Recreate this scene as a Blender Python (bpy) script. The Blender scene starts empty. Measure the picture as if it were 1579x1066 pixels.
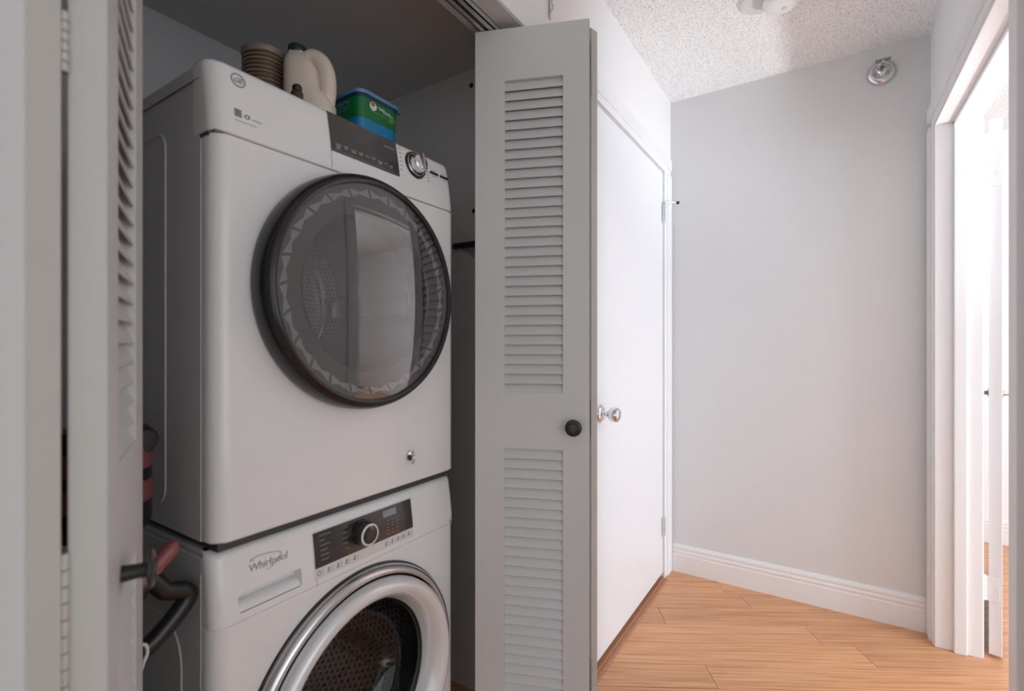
import bpy, bmesh, math, random
from mathutils import Vector, Matrix
random.seed(7)
PI = math.pi
SC = bpy.context.scene
COL = SC.collection

# ------------------------------------------------------------------ camera, world, lights, exposure
cam_d = bpy.data.cameras.new('camera')
cam = bpy.data.objects.new('camera', cam_d); COL.objects.link(cam)
cam_d.sensor_width = 36.0
cam_d.lens = 36.0 * 750.0 / 1579.0
cam_d.clip_start = 0.02
cam.location = (0, 0, 1.165)
cam.rotation_euler = (PI/2, 0, math.radians(33))
cam_d.dof.use_dof = True
cam_d.dof.focus_distance = 1.55
cam_d.dof.aperture_fstop = 3.4
SC.camera = cam

world = bpy.data.worlds.new('world'); SC.world = world
world.use_nodes = True
bg = world.node_tree.nodes['Background']
bg.inputs[0].default_value = (0.93, 0.96, 1.0, 1)
bg.inputs[1].default_value = 1.1

def area_light(name, loc, direction, sx, sy, power, col=(1, 1, 1)):
    d = bpy.data.lights.new(name, 'AREA'); d.shape = 'RECTANGLE'
    d.size = sx; d.size_y = sy; d.energy = power; d.color = col
    o = bpy.data.objects.new(name, d); COL.objects.link(o)
    o.location = loc
    o.rotation_euler = Vector(direction).to_track_quat('-Z', 'Y').to_euler()
    return o
# daylight through the glazed door of the room on the right
area_light('window_daylight', (3.62, 1.65, 1.05), (-1, 0, 0), 1.3, 2.1, 142, (0.855, 0.955, 1.08))
# daylight of the living area behind the camera
area_light('living_room_daylight', (2.55, -0.15, 1.25), (-1, 0.05, 0), 1.8, 2.1, 10.5, (0.88, 0.965, 1.05))
# unseen spot added low in the room on the right for the bright ceiling corner
ld = bpy.data.lights.new('ceiling_glow_spot', 'SPOT'); ld.energy = 165; ld.shadow_soft_size = 0.10; ld.color = (0.885, 0.955, 1.04)
ld.spot_size = math.radians(42); ld.spot_blend = 1.0
lo_ = bpy.data.objects.new('ceiling_glow_spot', ld); COL.objects.link(lo_); lo_.location = (2.05, 2.10, 0.62)
lo_.rotation_euler = (Vector((-0.65, 2.50, 2.84)) - lo_.location).to_track_quat('-Z', 'Y').to_euler()

vs = SC.view_settings
vs.view_transform = 'Standard'; vs.look = 'None'; vs.gamma = 1.0; vs.use_curve_mapping = False
vs.exposure = 0.0
SC.cycles.use_denoising = True
SC.cycles.max_bounces = 10
SC.cycles.diffuse_bounces = 8
SC.cycles.transparent_max_bounces = 12
SC.cycles.caustics_reflective = False
SC.cycles.caustics_refractive = False
SC.cycles.sample_clamp_indirect = 6.0

# ------------------------------------------------------------------ materials
def mat(name, color, rough=0.5, metal=0.0, spec=0.5, noise=0.0, nscale=8.0, bump=0.0, bscale=60.0, coat=0.0):
    m = bpy.data.materials.new(name); m.use_nodes = True
    nt = m.node_tree; b = nt.nodes['Principled BSDF']
    b.inputs['Base Color'].default_value = (*color, 1)
    b.inputs['Roughness'].default_value = rough
    b.inputs['Metallic'].default_value = metal
    b.inputs['Specular IOR Level'].default_value = spec
    b.inputs['Coat Weight'].default_value = coat
    b.inputs['Coat Roughness'].default_value = 0.05
    tc = nt.nodes.new('ShaderNodeTexCoord')
    n = nt.nodes.new('ShaderNodeTexNoise'); n.inputs['Scale'].default_value = nscale; n.inputs['Detail'].default_value = 4
    nt.links.new(tc.outputs['Object'], n.inputs['Vector'])
    mx = nt.nodes.new('ShaderNodeMix'); mx.data_type = 'RGBA'
    mx.inputs['A'].default_value = (*color, 1)
    mx.inputs['B'].default_value = (*[c * (1 - max(noise, 0.02)) for c in color], 1)
    nt.links.new(n.outputs['Fac'], mx.inputs['Factor'])
    nt.links.new(mx.outputs['Result'], b.inputs['Base Color'])
    if bump > 0:
        n2 = nt.nodes.new('ShaderNodeTexNoise'); n2.inputs['Scale'].default_value = bscale; n2.inputs['Detail'].default_value = 3
        nt.links.new(tc.outputs['Object'], n2.inputs['Vector'])
        bp = nt.nodes.new('ShaderNodeBump'); bp.inputs['Strength'].default_value = bump; bp.inputs['Distance'].default_value = 0.002
        nt.links.new(n2.outputs['Fac'], bp.inputs['Height'])
        nt.links.new(bp.outputs['Normal'], b.inputs['Normal'])
    return m

M = {}
M['wall'] = mat('wall_paint', (0.70, 0.705, 0.71), 0.6, noise=0.02, bump=0.12, bscale=180)
M['wall_white'] = mat('wall_paint_white', (0.84, 0.84, 0.84), 0.55, noise=0.02, bump=0.1, bscale=180)
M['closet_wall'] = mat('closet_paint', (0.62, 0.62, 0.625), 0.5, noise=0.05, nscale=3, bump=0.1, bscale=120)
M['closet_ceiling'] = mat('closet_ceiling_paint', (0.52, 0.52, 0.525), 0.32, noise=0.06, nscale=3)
M['trim'] = mat('trim_paint', (0.82, 0.82, 0.825), 0.32, noise=0.02)
M['door_paint'] = mat('door_paint', (0.80, 0.80, 0.815), 0.35, noise=0.015)
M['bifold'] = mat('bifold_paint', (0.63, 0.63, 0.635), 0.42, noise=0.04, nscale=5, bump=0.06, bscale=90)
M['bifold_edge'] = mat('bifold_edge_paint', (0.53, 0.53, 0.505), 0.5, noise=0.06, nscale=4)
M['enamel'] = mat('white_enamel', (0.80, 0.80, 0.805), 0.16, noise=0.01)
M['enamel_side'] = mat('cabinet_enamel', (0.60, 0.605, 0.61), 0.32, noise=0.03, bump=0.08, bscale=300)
M['grey_plastic'] = mat('grey_plastic', (0.30, 0.30, 0.31), 0.4)
M['light_plastic'] = mat('light_grey_plastic', (0.68, 0.68, 0.69), 0.22)
M['dark_gap'] = mat('dark_gap', (0.05, 0.05, 0.052), 0.6)
M['seam'] = mat('seam_shadow_gap', (0.16, 0.16, 0.165), 0.6)
M['black_gloss'] = mat('black_gloss', (0.022, 0.022, 0.024), 0.12, spec=0.6)
M['black_rim'] = mat('black_rim', (0.012, 0.012, 0.013), 0.22)
M['panel_dark'] = mat('dark_display_glass', (0.035, 0.035, 0.037), 0.08, spec=0.9)
M['panel_brown'] = mat('dark_brown_display', (0.030, 0.027, 0.026), 0.10, spec=0.7)
M['print_grey'] = mat('pattern_print', (0.30, 0.30, 0.305), 0.4)
M['print_dark'] = mat('dark_print', (0.030, 0.030, 0.032), 0.4)
M['legend'] = mat('legend_print_light', (0.42, 0.42, 0.43), 0.5)
M['legend_dark'] = mat('legend_print_dark', (0.22, 0.22, 0.23), 0.5)
M['logo_grey'] = mat('logo_grey', (0.36, 0.36, 0.37), 0.35, metal=0.3)
M['chrome'] = mat('chrome', (0.80, 0.80, 0.81), 0.10, metal=1.0)
M['satin_metal'] = mat('satin_metal', (0.66, 0.66, 0.67), 0.24, metal=1.0)
M['hinge'] = mat('painted_hinge', (0.72, 0.72, 0.72), 0.4, metal=0.2)
M['hinge_old'] = mat('worn_hinge', (0.62, 0.62, 0.57), 0.45, metal=0.3, noise=0.25, nscale=120)
M['black_knob'] = mat('black_knob', (0.018, 0.018, 0.019), 0.38)
M['track'] = mat('track_metal', (0.55, 0.55, 0.56), 0.35, metal=0.6)
M['steel'] = mat('drum_steel', (0.42, 0.42, 0.43), 0.32, metal=0.7)
M['brown'] = mat('brown_wicker', (0.115, 0.062, 0.034), 0.5, noise=0.4, nscale=40)
M['tan'] = mat('tan_band', (0.52, 0.40, 0.30), 0.45)
M['jug'] = mat('beige_jug_plastic', (0.68, 0.60, 0.52), 0.42, noise=0.05, nscale=6)
M['cap_green'] = mat('dark_green_cap', (0.012, 0.035, 0.03), 0.4)
M['tub_green'] = mat('tub_green', (0.0, 0.16, 0.035), 0.3, noise=0.15, nscale=12)
M['tub_blue'] = mat('tub_blue', (0.005, 0.20, 0.42), 0.3)
M['tub_lid'] = mat('tub_lid_blue', (0.10, 0.24, 0.42), 0.3)
M['tub_navy'] = mat('tub_navy', (0.004, 0.035, 0.07), 0.3)
M['label_white'] = mat('label_white', (0.72, 0.74, 0.74), 0.5)
M['label_red'] = mat('label_red', (0.45, 0.12, 0.09), 0.5)
M['label_yellow'] = mat('label_yellow', (0.28, 0.36, 0.06), 0.5)
M['pink'] = mat('dusty_pink_plastic', (0.27, 0.085, 0.08), 0.38)
M['black_plastic'] = mat('black_plastic', (0.014, 0.014, 0.015), 0.3)
M['concrete'] = mat('subfloor', (0.25, 0.16, 0.10), 0.8)
M['grey_rubber'] = mat('door_gasket', (0.06, 0.06, 0.062), 0.45)
M['threshold_wood'] = mat('threshold_wood', (0.50, 0.24, 0.13), 0.4, noise=0.2, nscale=14)
M['shadow_brown'] = mat('threshold_side', (0.28, 0.13, 0.075), 0.6)

def glass_mat(name, tint, refl_ior, rough=0.02):
    m = bpy.data.materials.new(name); m.use_nodes = True
    nt = m.node_tree; nt.nodes.clear()
    out = nt.nodes.new('ShaderNodeOutputMaterial')
    t = nt.nodes.new('ShaderNodeBsdfTransparent'); t.inputs[0].default_value = (*tint, 1)
    g = nt.nodes.new('ShaderNodeBsdfGlossy'); g.inputs['Roughness'].default_value = rough
    g.inputs[0].default_value = (1, 1, 1, 1)
    lw = nt.nodes.new('ShaderNodeLayerWeight'); lw.inputs[0].default_value = 0.5
    f0 = ((refl_ior - 1) / (refl_ior + 1)) ** 2
    pw = nt.nodes.new('ShaderNodeMath'); pw.operation = 'POWER'; pw.inputs[1].default_value = 5.0
    fr = nt.nodes.new('ShaderNodeMath'); fr.operation = 'MULTIPLY_ADD'; fr.inputs[1].default_value = 1 - f0; fr.inputs[2].default_value = f0
    nt.links.new(lw.outputs['Facing'], pw.inputs[0]); nt.links.new(pw.outputs[0], fr.inputs[0])
    mx = nt.nodes.new('ShaderNodeMixShader')
    nt.links.new(fr.outputs[0], mx.inputs[0]); nt.links.new(t.outputs[0], mx.inputs[1]); nt.links.new(g.outputs[0], mx.inputs[2])
    nt.links.new(mx.outputs[0], out.inputs[0])
    return m
M['door_glass'] = glass_mat('tinted_door_glass', (0.72, 0.72, 0.73), 2.25)
M['washer_glass'] = glass_mat('washer_bowl_glass', (0.42, 0.41, 0.41), 1.45)
M['window_glass'] = glass_mat('window_glass', (0.97, 0.98, 0.98), 1.3)

def popcorn():
    m = bpy.data.materials.new('popcorn_ceiling'); m.use_nodes = True
    nt = m.node_tree; b = nt.nodes['Principled BSDF']
    b.inputs['Roughness'].default_value = 0.95
    b.inputs['Specular IOR Level'].default_value = 0.1
    tc = nt.nodes.new('ShaderNodeTexCoord')
    n = nt.nodes.new('ShaderNodeTexNoise'); n.inputs['Scale'].default_value = 85; n.inputs['Detail'].default_value = 3; n.inputs['Roughness'].default_value = 0.65
    v = nt.nodes.new('ShaderNodeTexVoronoi'); v.inputs['Scale'].default_value = 120
    nt.links.new(tc.outputs['Object'], n.inputs['Vector']); nt.links.new(tc.outputs['Object'], v.inputs['Vector'])
    ad = nt.nodes.new('ShaderNodeMath'); ad.operation = 'SUBTRACT'
    nt.links.new(n.outputs['Fac'], ad.inputs[0]); nt.links.new(v.outputs['Distance'], ad.inputs[1])
    bp = nt.nodes.new('ShaderNodeBump'); bp.inputs['Strength'].default_value = 0.75; bp.inputs['Distance'].default_value = 0.006
    nt.links.new(ad.outputs[0], bp.inputs['Height']); nt.links.new(bp.outputs['Normal'], b.inputs['Normal'])
    n2 = nt.nodes.new('ShaderNodeTexNoise'); n2.inputs['Scale'].default_value = 190; n2.inputs['Detail'].default_value = 2
    nt.links.new(tc.outputs['Object'], n2.inputs['Vector'])
    cr = nt.nodes.new('ShaderNodeValToRGB')
    cr.color_ramp.elements[0].position = 0.33; cr.color_ramp.elements[0].color = (0.56, 0.56, 0.56, 1)
    cr.color_ramp.elements[1].position = 0.43; cr.color_ramp.elements[1].color = (0.94, 0.94, 0.94, 1)
    nt.links.new(n2.outputs['Fac'], cr.inputs[0]); nt.links.new(cr.outputs[0], b.inputs['Base Color'])
    return m
M['popcorn'] = popcorn()

def wood(name='bamboo_laminate'):
    m = bpy.data.materials.new(name); m.use_nodes = True
    nt = m.node_tree; b = nt.nodes['Principled BSDF']; L = nt.links.new
    b.inputs['Roughness'].default_value = 0.30
    tc = nt.nodes.new('ShaderNodeTexCoord'); oi = nt.nodes.new('ShaderNodeObjectInfo')
    mp = nt.nodes.new('ShaderNodeMapping'); mp.inputs['Scale'].default_value = (1.3, 55, 1)
    L(tc.outputs['Object'], mp.inputs['Vector'])
    ofs = nt.nodes.new('ShaderNodeVectorMath'); ofs.operation = 'ADD'
    mul = nt.nodes.new('ShaderNodeMath'); mul.operation = 'MULTIPLY'; mul.inputs[1].default_value = 57.0
    L(oi.outputs['Random'], mul.inputs[0]); L(mp.outputs[0], ofs.inputs[0]); L(mul.outputs[0], ofs.inputs[1])
    n = nt.nodes.new('ShaderNodeTexNoise'); n.inputs['Scale'].default_value = 2.2; n.inputs['Detail'].default_value = 6; n.inputs['Roughness'].default_value = 0.62
    L(ofs.outputs[0], n.inputs['Vector'])
    cr = nt.nodes.new('ShaderNodeValToRGB')
    e = cr.color_ramp.elements
    e[0].position = 0.30; e[0].color = (0.45, 0.185, 0.080, 1)
    e[1].position = 0.72; e[1].color = (0.80, 0.455, 0.240, 1)
    k = e.new(0.5); k.color = (0.66, 0.325, 0.155, 1)
    L(n.outputs['Fac'], cr.inputs[0])
    hs = nt.nodes.new('ShaderNodeHueSaturation')
    mr = nt.nodes.new('ShaderNodeMapRange'); mr.inputs['To Min'].default_value = 0.90; mr.inputs['To Max'].default_value = 1.08
    L(oi.outputs['Random'], mr.inputs['Value']); L(mr.outputs[0], hs.inputs['Value'])
    L(cr.outputs[0], hs.inputs['Color']); L(hs.outputs[0], b.inputs['Base Color'])
    bp = nt.nodes.new('ShaderNodeBump'); bp.inputs['Strength'].default_value = 0.08; bp.inputs['Distance'].default_value = 0.001
    L(n.outputs['Fac'], bp.inputs['Height']); L(bp.outputs['Normal'], b.inputs['Normal'])
    return m
M['wood'] = wood()

def perforated(name, axis_r, base, hole, pitch, metal=0.8, flat=False):
    """steel sheet rolled round the X axis, punched with a grid of round holes"""
    m = bpy.data.materials.new(name); m.use_nodes = True
    nt = m.node_tree; b = nt.nodes['Principled BSDF']; L = nt.links.new
    b.inputs['Metallic'].default_value = metal; b.inputs['Roughness'].default_value = 0.34
    tc = nt.nodes.new('ShaderNodeTexCoord'); sp = nt.nodes.new('ShaderNodeSeparateXYZ'); L(tc.outputs['Object'], sp.inputs[0])
    def mt(op, a, bv=None):
        k = nt.nodes.new('ShaderNodeMath'); k.operation = op
        for i, q in enumerate((a, bv)):
            if q is None: continue
            if isinstance(q, (int, float)): k.inputs[i].default_value = q
            else: L(q, k.inputs[i])
        return k.outputs[0]
    ang = mt('ARCTAN2', sp.outputs[1], sp.outputs[2])
    v = mt('MULTIPLY', ang, axis_r / pitch)
    u = mt('MULTIPLY', sp.outputs[0], 1.0 / pitch)
    if flat:
        v = mt('MULTIPLY', sp.outputs[1], 1.0 / pitch); u = mt('MULTIPLY', sp.outputs[2], 1.0 / pitch)
    row = mt('FLOOR', u)
    v2 = mt('ADD', v, mt('MULTIPLY', row, 0.5))
    du = mt('SUBTRACT', mt('FRACT', u), 0.5); dv = mt('SUBTRACT', mt('FRACT', v2), 0.5)
    d = mt('SQRT', mt('ADD', mt('MULTIPLY', du, du), mt('MULTIPLY', dv, dv)))
    cr = nt.nodes.new('ShaderNodeValToRGB')
    cr.color_ramp.elements[0].position = 0.24; cr.color_ramp.elements[0].color = (*hole, 1)
    cr.color_ramp.elements[1].position = 0.30; cr.color_ramp.elements[1].color = (*base, 1)
    L(d, cr.inputs[0]); L(cr.outputs[0], b.inputs['Base Color'])
    bp = nt.nodes.new('ShaderNodeBump'); bp.inputs['Distance'].default_value = 0.002; bp.inputs['Strength'].default_value = 0.7
    L(d, bp.inputs['Height']); L(bp.outputs['Normal'], b.inputs['Normal'])
    return m
M['washer_drum'] = perforated('perforated_washer_drum', 0.235, (0.62, 0.58, 0.56), (0.01, 0.01, 0.01), 0.017)
M['dryer_back'] = perforated('dryer_drum_back', 0.10, (0.46, 0.46, 0.47), (0.06, 0.06, 0.06), 0.012, 0.5, flat=True)

# ------------------------------------------------------------------ mesh helpers
def bx(bm, lo, hi, bevel=0.0, segs=2):
    t = bmesh.new()
    bmesh.ops.create_cube(t, size=1.0)
    for v in t.verts:
        v.co = Vector([(lo[i] + hi[i]) / 2 + v.co[i] * (hi[i] - lo[i]) for i in range(3)])
    if bevel > 0:
        bmesh.ops.bevel(t, geom=list(t.edges), offset=bevel, segments=segs, profile=0.5, affect='EDGES')
    merge(bm, t)
    return bm

def merge(bm, t, mtx=None):
    if mtx is not None: bmesh.ops.transform(t, matrix=mtx, verts=list(t.verts))
    vm = {}
    for v in t.verts: vm[v] = bm.verts.new(v.co)
    for f in t.faces:
        try:
            nf = bm.faces.new([vm[v] for v in f.verts]); nf.smooth = f.smooth
        except ValueError: pass
    t.free()

def B(lo, hi, bevel=0.0, segs=2):
    return bx(bmesh.new(), lo, hi, bevel, segs)

def lathe(bm, prof, centre, axis='X', n=72, smooth=True, closed=False):
    """prof: list of (radius, along axis)"""
    rings = []
    for r, a in prof:
        if r < 1e-6:
            p = {'X': (a, 0, 0), 'Y': (0, a, 0), 'Z': (0, 0, a)}[axis]
            rings.append([bm.verts.new(Vector(centre) + Vector(p))])
        else:
            ring = []
            for i in range(n):
                c, s = r * math.cos(2*PI*i/n), r * math.sin(2*PI*i/n)
                p = {'X': (a, c, s), 'Y': (s, a, c), 'Z': (c, s, a)}[axis]
                ring.append(bm.verts.new(Vector(centre) + Vector(p)))
            rings.append(ring)
    if closed: rings.append(rings[0])
    for a, b in zip(rings, rings[1:]):
        for i in range(n):
            j = (i + 1) % n
            if len(a) == 1 and len(b) == 1: continue
            if len(a) == 1: f = bm.faces.new((a[0], b[j], b[i]))
            elif len(b) == 1: f = bm.faces.new((a[i], a[j], b[0]))
            else: f = bm.faces.new((a[i], a[j], b[j], b[i]))
            f.smooth = smooth
    return bm

def tube(bm, pts, rad, n=12, close_ends=True):
    pts = [Vector(p) for p in pts]
    rads = rad if isinstance(rad, (list, tuple)) else [rad] * len(pts)
    prev = None; up = None; rings = []
    for i, p in enumerate(pts):
        d = (pts[min(i+1, len(pts)-1)] - pts[max(i-1, 0)]).normalized()
        if up is None:
            up = Vector((0, 0, 1)) if abs(d.z) < 0.9 else Vector((1, 0, 0))
        side = d.cross(up).normalized(); up = side.cross(d).normalized()
        rings.append([bm.verts.new(p + rads[i] * (math.cos(2*PI*k/n) * side + math.sin(2*PI*k/n) * up)) for k in range(n)])
    for a, b in zip(rings, rings[1:]):
        for k in range(n):
            f = bm.faces.new((a[k], a[(k+1) % n], b[(k+1) % n], b[k])); f.smooth = True
    if close_ends:
        bm.faces.new(rings[0][::-1]); bm.faces.new(rings[-1])
    return bm

def spline(pts, n=8):
    P = [Vector(p) for p in pts]; out = []
    for i in range(len(P) - 1):
        p0, p1, p2, p3 = P[max(i-1, 0)], P[i], P[i+1], P[min(i+2, len(P)-1)]
        for k in range(n):
            t = k / n
            out.append(0.5 * ((2*p1) + (-p0+p2)*t + (2*p0-5*p1+4*p2-p3)*t*t + (-p0+3*p1-3*p2+p3)*t**3))
    out.append(P[-1]); return out

def plan(x0, x1, y0, y1, rf, rb=0.004, n=8):
    """rounded plan outline; rf radius of the two corners at x1 (front), rb of the back ones"""
    out = []
    for cx, cy, r, a0 in ((x1-rf, y1-rf, rf, 0), (x0+rb, y1-rb, rb, PI/2), (x0+rb, y0+rb, rb, PI), (x1-rf, y0+rf, rf, 3*PI/2)):
        for k in range(n + 1):
            a = a0 + PI/2 * k / n
            out.append((cx + r*math.cos(a), cy + r*math.sin(a)))
    return out

def loft(bm, rings, cap=True):
    """rings: list of (z, outline)"""
    R = [[bm.verts.new((p[0], p[1], z)) for p in o] for z, o in rings]
    n = len(R[0])
    for a, b in zip(R, R[1:]):
        for i in range(n):
            f = bm.faces.new((a[i], a[(i+1) % n], b[(i+1) % n], b[i])); f.smooth = True
    if cap:
        bm.faces.new(R[0][::-1]); bm.faces.new(R[-1])
    return bm

def extrude_profile(bm, prof, axis, a0, a1, to3):
    """prof 2D closed outline, extruded from a0 to a1; to3(u, v, a) -> point"""
    A = [bm.verts.new(to3(u, v, a0)) for u, v in prof]; Bv = [bm.verts.new(to3(u, v, a1)) for u, v in prof]
    n = len(prof)
    for i in range(n):
        bm.faces.new((A[i], A[(i+1) % n], Bv[(i+1) % n], Bv[i]))
    bm.faces.new(A[::-1]); bm.faces.new(Bv)
    return bm

def obj(name, bm, material, parent=None, sharp=40):
    bmesh.ops.recalc_face_normals(bm, faces=list(bm.faces))
    me = bpy.data.meshes.new(name); bm.to_mesh(me); bm.free()
    me.materials.append(M[material] if isinstance(material, str) else material)
    if any(p.use_smooth for p in me.polygons):
        me.set_sharp_from_angle(angle=math.radians(sharp))
    o = bpy.data.objects.new(name, me); COL.objects.link(o)
    if parent is not None: o.parent = parent
    return o

def tag(o, label, cat=None, group=None):
    o['label'] = label
    if cat: o['category'] = cat
    if group: o['group'] = group
    return o

def thing(name, label, cat, loc=(0, 0, 0), rz=0.0, group=None):
    o = bpy.data.objects.new(name, None); COL.objects.link(o)
    o.location = loc; o.rotation_euler = (0, 0, rz); o.empty_display_size = 0.05
    return tag(o, label, cat, group)

def struct(name, bm=None, material=None, loc=None, label=None):
    if bm is None:
        o = bpy.data.objects.new(name, None); COL.objects.link(o)
        if loc: o.location = loc
    else:
        o = obj(name, bm, material)
    o['kind'] = 'structure'
    if label: o['label'] = label
    return o

def stuff(o):
    o['kind'] = 'stuff'; return o

def cut(o, cutters):
    """boolean cut-outs, applied"""
    for cb in cutters:
        bmesh.ops.recalc_face_normals(cb, faces=list(cb.faces))
        me = bpy.data.meshes.new('cutter'); cb.to_mesh(me); cb.free()
        c = bpy.data.objects.new('cutter', me); COL.objects.link(c)
        c.parent = o.parent
        md = o.modifiers.new('cut', 'BOOLEAN'); md.operation = 'DIFFERENCE'; md.object = c; md.solver = 'EXACT'
        bpy.context.view_layer.update()
        dg = bpy.context.evaluated_depsgraph_get()
        nm = bpy.data.meshes.new_from_object(o.evaluated_get(dg))
        o.modifiers.clear(); old = o.data; o.data = nm; nm.name = old.name
        bpy.data.meshes.remove(old); bpy.data.objects.remove(c); bpy.data.meshes.remove(me)

def text_bm(s, size, origin, ax_u, ax_v, depth=0.0006, shear=0.0, spacing=1.0):
    cu = bpy.data.curves.new('lettering', 'FONT'); cu.body = s; cu.size = size; cu.extrude = depth
    cu.shear = shear; cu.space_character = spacing; cu.resolution_u = 3
    t = bpy.data.objects.new('lettering', cu); COL.objects.link(t)
    bpy.context.view_layer.update()
    me = bpy.data.meshes.new_from_object(t.evaluated_get(bpy.context.evaluated_depsgraph_get()))
    bpy.data.objects.remove(t); bpy.data.curves.remove(cu)
    u, v = Vector(ax_u).normalized(), Vector(ax_v).normalized(); w = u.cross(v)
    mtx = Matrix((( u.x, v.x, w.x, origin[0]), (u.y, v.y, w.y, origin[1]), (u.z, v.z, w.z, origin[2]), (0, 0, 0, 1)))
    me.transform(mtx)
    bm = bmesh.new(); bm.from_mesh(me); bpy.data.meshes.remove(me)
    return bm

# ------------------------------------------------------------------ room shell
WL, WR, YB, CZ = -0.688, 0.350, 2.578, 2.43      # hall: left face, right face, end wall, ceiling
WLI, WRO = -0.81, 0.48                           # closet face of the left wall, room face of the right wall
OY0, OY1, OZ = -0.02, 1.306, 2.02                 # closet opening
D1Y0, D1Y1, D1Z = 1.572, 2.450, 2.035            # opening of the flush door
D2Y0, D2Y1, D2Z = 1.527, 2.475, 2.025            # doorway on the right
RX, RY0, RY1 = 3.40, 0.95, 3.96                 # room beyond
YN = -2.50                                       # hall behind the camera

floor = struct('floor', B((-1.70, YN, -0.10), (RX + 0.1, RY1 + 0.1, -0.012)), 'concrete', label='orange bamboo laminate floor laid diagonally across the hall')
ba = math.radians(31); bd = Vector((math.cos(ba), math.sin(ba), 0)); bn = Vector((-bd.y, bd.x, 0))
PW, PLn = 0.128, 1.25
pm = bpy.data.meshes.new('plank')
tb = B((-PLn/2 + 0.0006, -PW/2 + 0.0006, -0.012), (PLn/2 - 0.0006, PW/2 - 0.0006, 0.0))
bmesh.ops.bevel(tb, geom=[e for e in tb.edges if all(abs(v.co.z) < 1e-6 for v in e.verts)], offset=0.0009, segments=1, affect='EDGES')
tb.to_mesh(pm); tb.free(); pm.materials.append(M['wood'])
c0 = Vector((0.2, 1.4, 0)); cnt = 0
for r in range(-36, 37):
    off = random.uniform(0, PLn)
    for q in range(-5, 6):
        p = c0 + bn * (r * PW) + bd * (q * PLn + off)
        ins = False
        for k in (-0.5, -0.25, 0, 0.25, 0.5):
            w = p + bd * (PLn * k)
            if (WLI - 0.75 < w.x < WRO and OY0 - 0.1 < w.y < OY1 + 0.1) or (WL - 0.15 < w.x < WRO and -1.3 < w.y < YB + 0.05) or (WR < w.x < 2.6 and 0.6 < w.y < RY1):
                ins = True
        if not ins: continue
        o = bpy.data.objects.new('plank', pm); COL.objects.link(o); o.parent = floor
        o.location = p; o.rotation_euler = (0, 0, ba); cnt += 1
print('planks', cnt)

struct('ceiling', B((WLI - 0.02, YN, CZ), (RX + 0.1, RY1 + 0.1, CZ + 0.08)), 'popcorn', label='white popcorn textured ceiling of the hall')

wl = bmesh.new()
for lo, hi in (((WLI, YN, 0), (WL, OY0, CZ)), ((WLI, OY0, OZ), (WL, OY1, CZ)), ((WLI, OY1, 0), (WL, D1Y0, CZ)),
               ((WLI, D1Y0, D1Z), (WL, D1Y1, CZ)), ((WLI, D1Y1, 0), (WL, YB + 0.12, CZ))):
    bx(wl, lo, hi)
struct('wall_left', wl, 'wall_white', label='white wall above the flush door and the closet')
struct('wall_back', B((WLI, YB, 0), (WRO, YB + 0.12, CZ)), 'wall', label='pale grey wall closing the end of the hall')
wr = bmesh.new()
for lo, hi in (((WR, RY0 - 0.10, 0), (WRO, D2Y0, CZ)), ((WR, D2Y0, D2Z), (WRO, D2Y1, CZ)), ((WR, D2Y1, 0), (WRO, RY1, CZ))):
    bx(wr, lo, hi)
struct('wall_right', wr, 'wall_white', label='white wall around the open doorway')
# room beyond the doorway
struct('wall_far', B((WRO - 0.02, RY1, 0), (RX, RY1 + 0.1, CZ)), 'wall_white', label='white wall of the room beyond the doorway')
struct('wall_near', B((WRO, RY0 - 0.1, 0), (RX, RY0, CZ)), 'wall_white')
ww = bmesh.new(); WY0, WY1, WZ0, WZ1 = 1.00, 2.30, 0.04, 2.10
for lo, hi in (((RX, RY0 - 0.1, 0), (RX + 0.1, WY0, CZ)), ((RX, WY1, 0), (RX + 0.1, RY1 + 0.1, CZ)), ((RX, WY0, WZ1), (RX + 0.1, WY1, CZ)), ((RX, WY0, 0), (RX + 0.1, WY1, WZ0))):
    bx(ww, lo, hi)
struct('wall_window', ww, 'wall_white')
wf = struct('window_1', loc=(RX + 0.05, (WY0 + WY1) / 2, WZ0), label='glazed sliding door of the bright room')
hw = (WY1 - WY0) / 2; hh = WZ1 - WZ0
fb = bmesh.new()
for lo, hi in (((-0.03, -hw, 0), (0.03, -hw + 0.05, hh)), ((-0.03, hw - 0.05, 0), (0.03, hw, hh)), ((-0.03, -hw, 0), (0.03, hw, 0.05)), ((-0.03, -hw, hh - 0.05), (0.03, hw, hh)), ((-0.03, -0.03, 0), (0.03, 0.03, hh))):
    bx(fb, lo, hi)
obj('window_frame', fb, 'satin_metal', wf)
for s in (-1, 1):
    y0, y1 = sorted((s * 0.03, s * (hw - 0.05)))
    obj('window_pane', B((-0.004, y0, 0.05), (0.004, y1, hh - 0.05)), 'window_glass', wf)

# closet interior
CX, CY0, CY1, CCZ = -1.575, -0.04, 1.306, 2.10
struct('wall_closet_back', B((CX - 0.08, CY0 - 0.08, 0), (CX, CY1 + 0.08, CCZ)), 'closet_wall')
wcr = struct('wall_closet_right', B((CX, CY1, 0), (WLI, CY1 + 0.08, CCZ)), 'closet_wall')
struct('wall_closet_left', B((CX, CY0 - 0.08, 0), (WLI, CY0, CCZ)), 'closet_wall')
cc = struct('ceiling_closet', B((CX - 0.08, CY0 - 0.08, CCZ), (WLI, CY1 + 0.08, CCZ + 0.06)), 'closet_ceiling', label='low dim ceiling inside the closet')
cm = obj('scuff_mark', tube(bmesh.new(), spline([(-1.262, 0.512, CCZ), (-1.256, 0.53, CCZ), (-1.24, 0.545, CCZ), (-1.226, 0.552, CCZ)]), [0.0004] + [0.0013]*23 + [0.0006], 6), 'dark_gap', cc)

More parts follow.
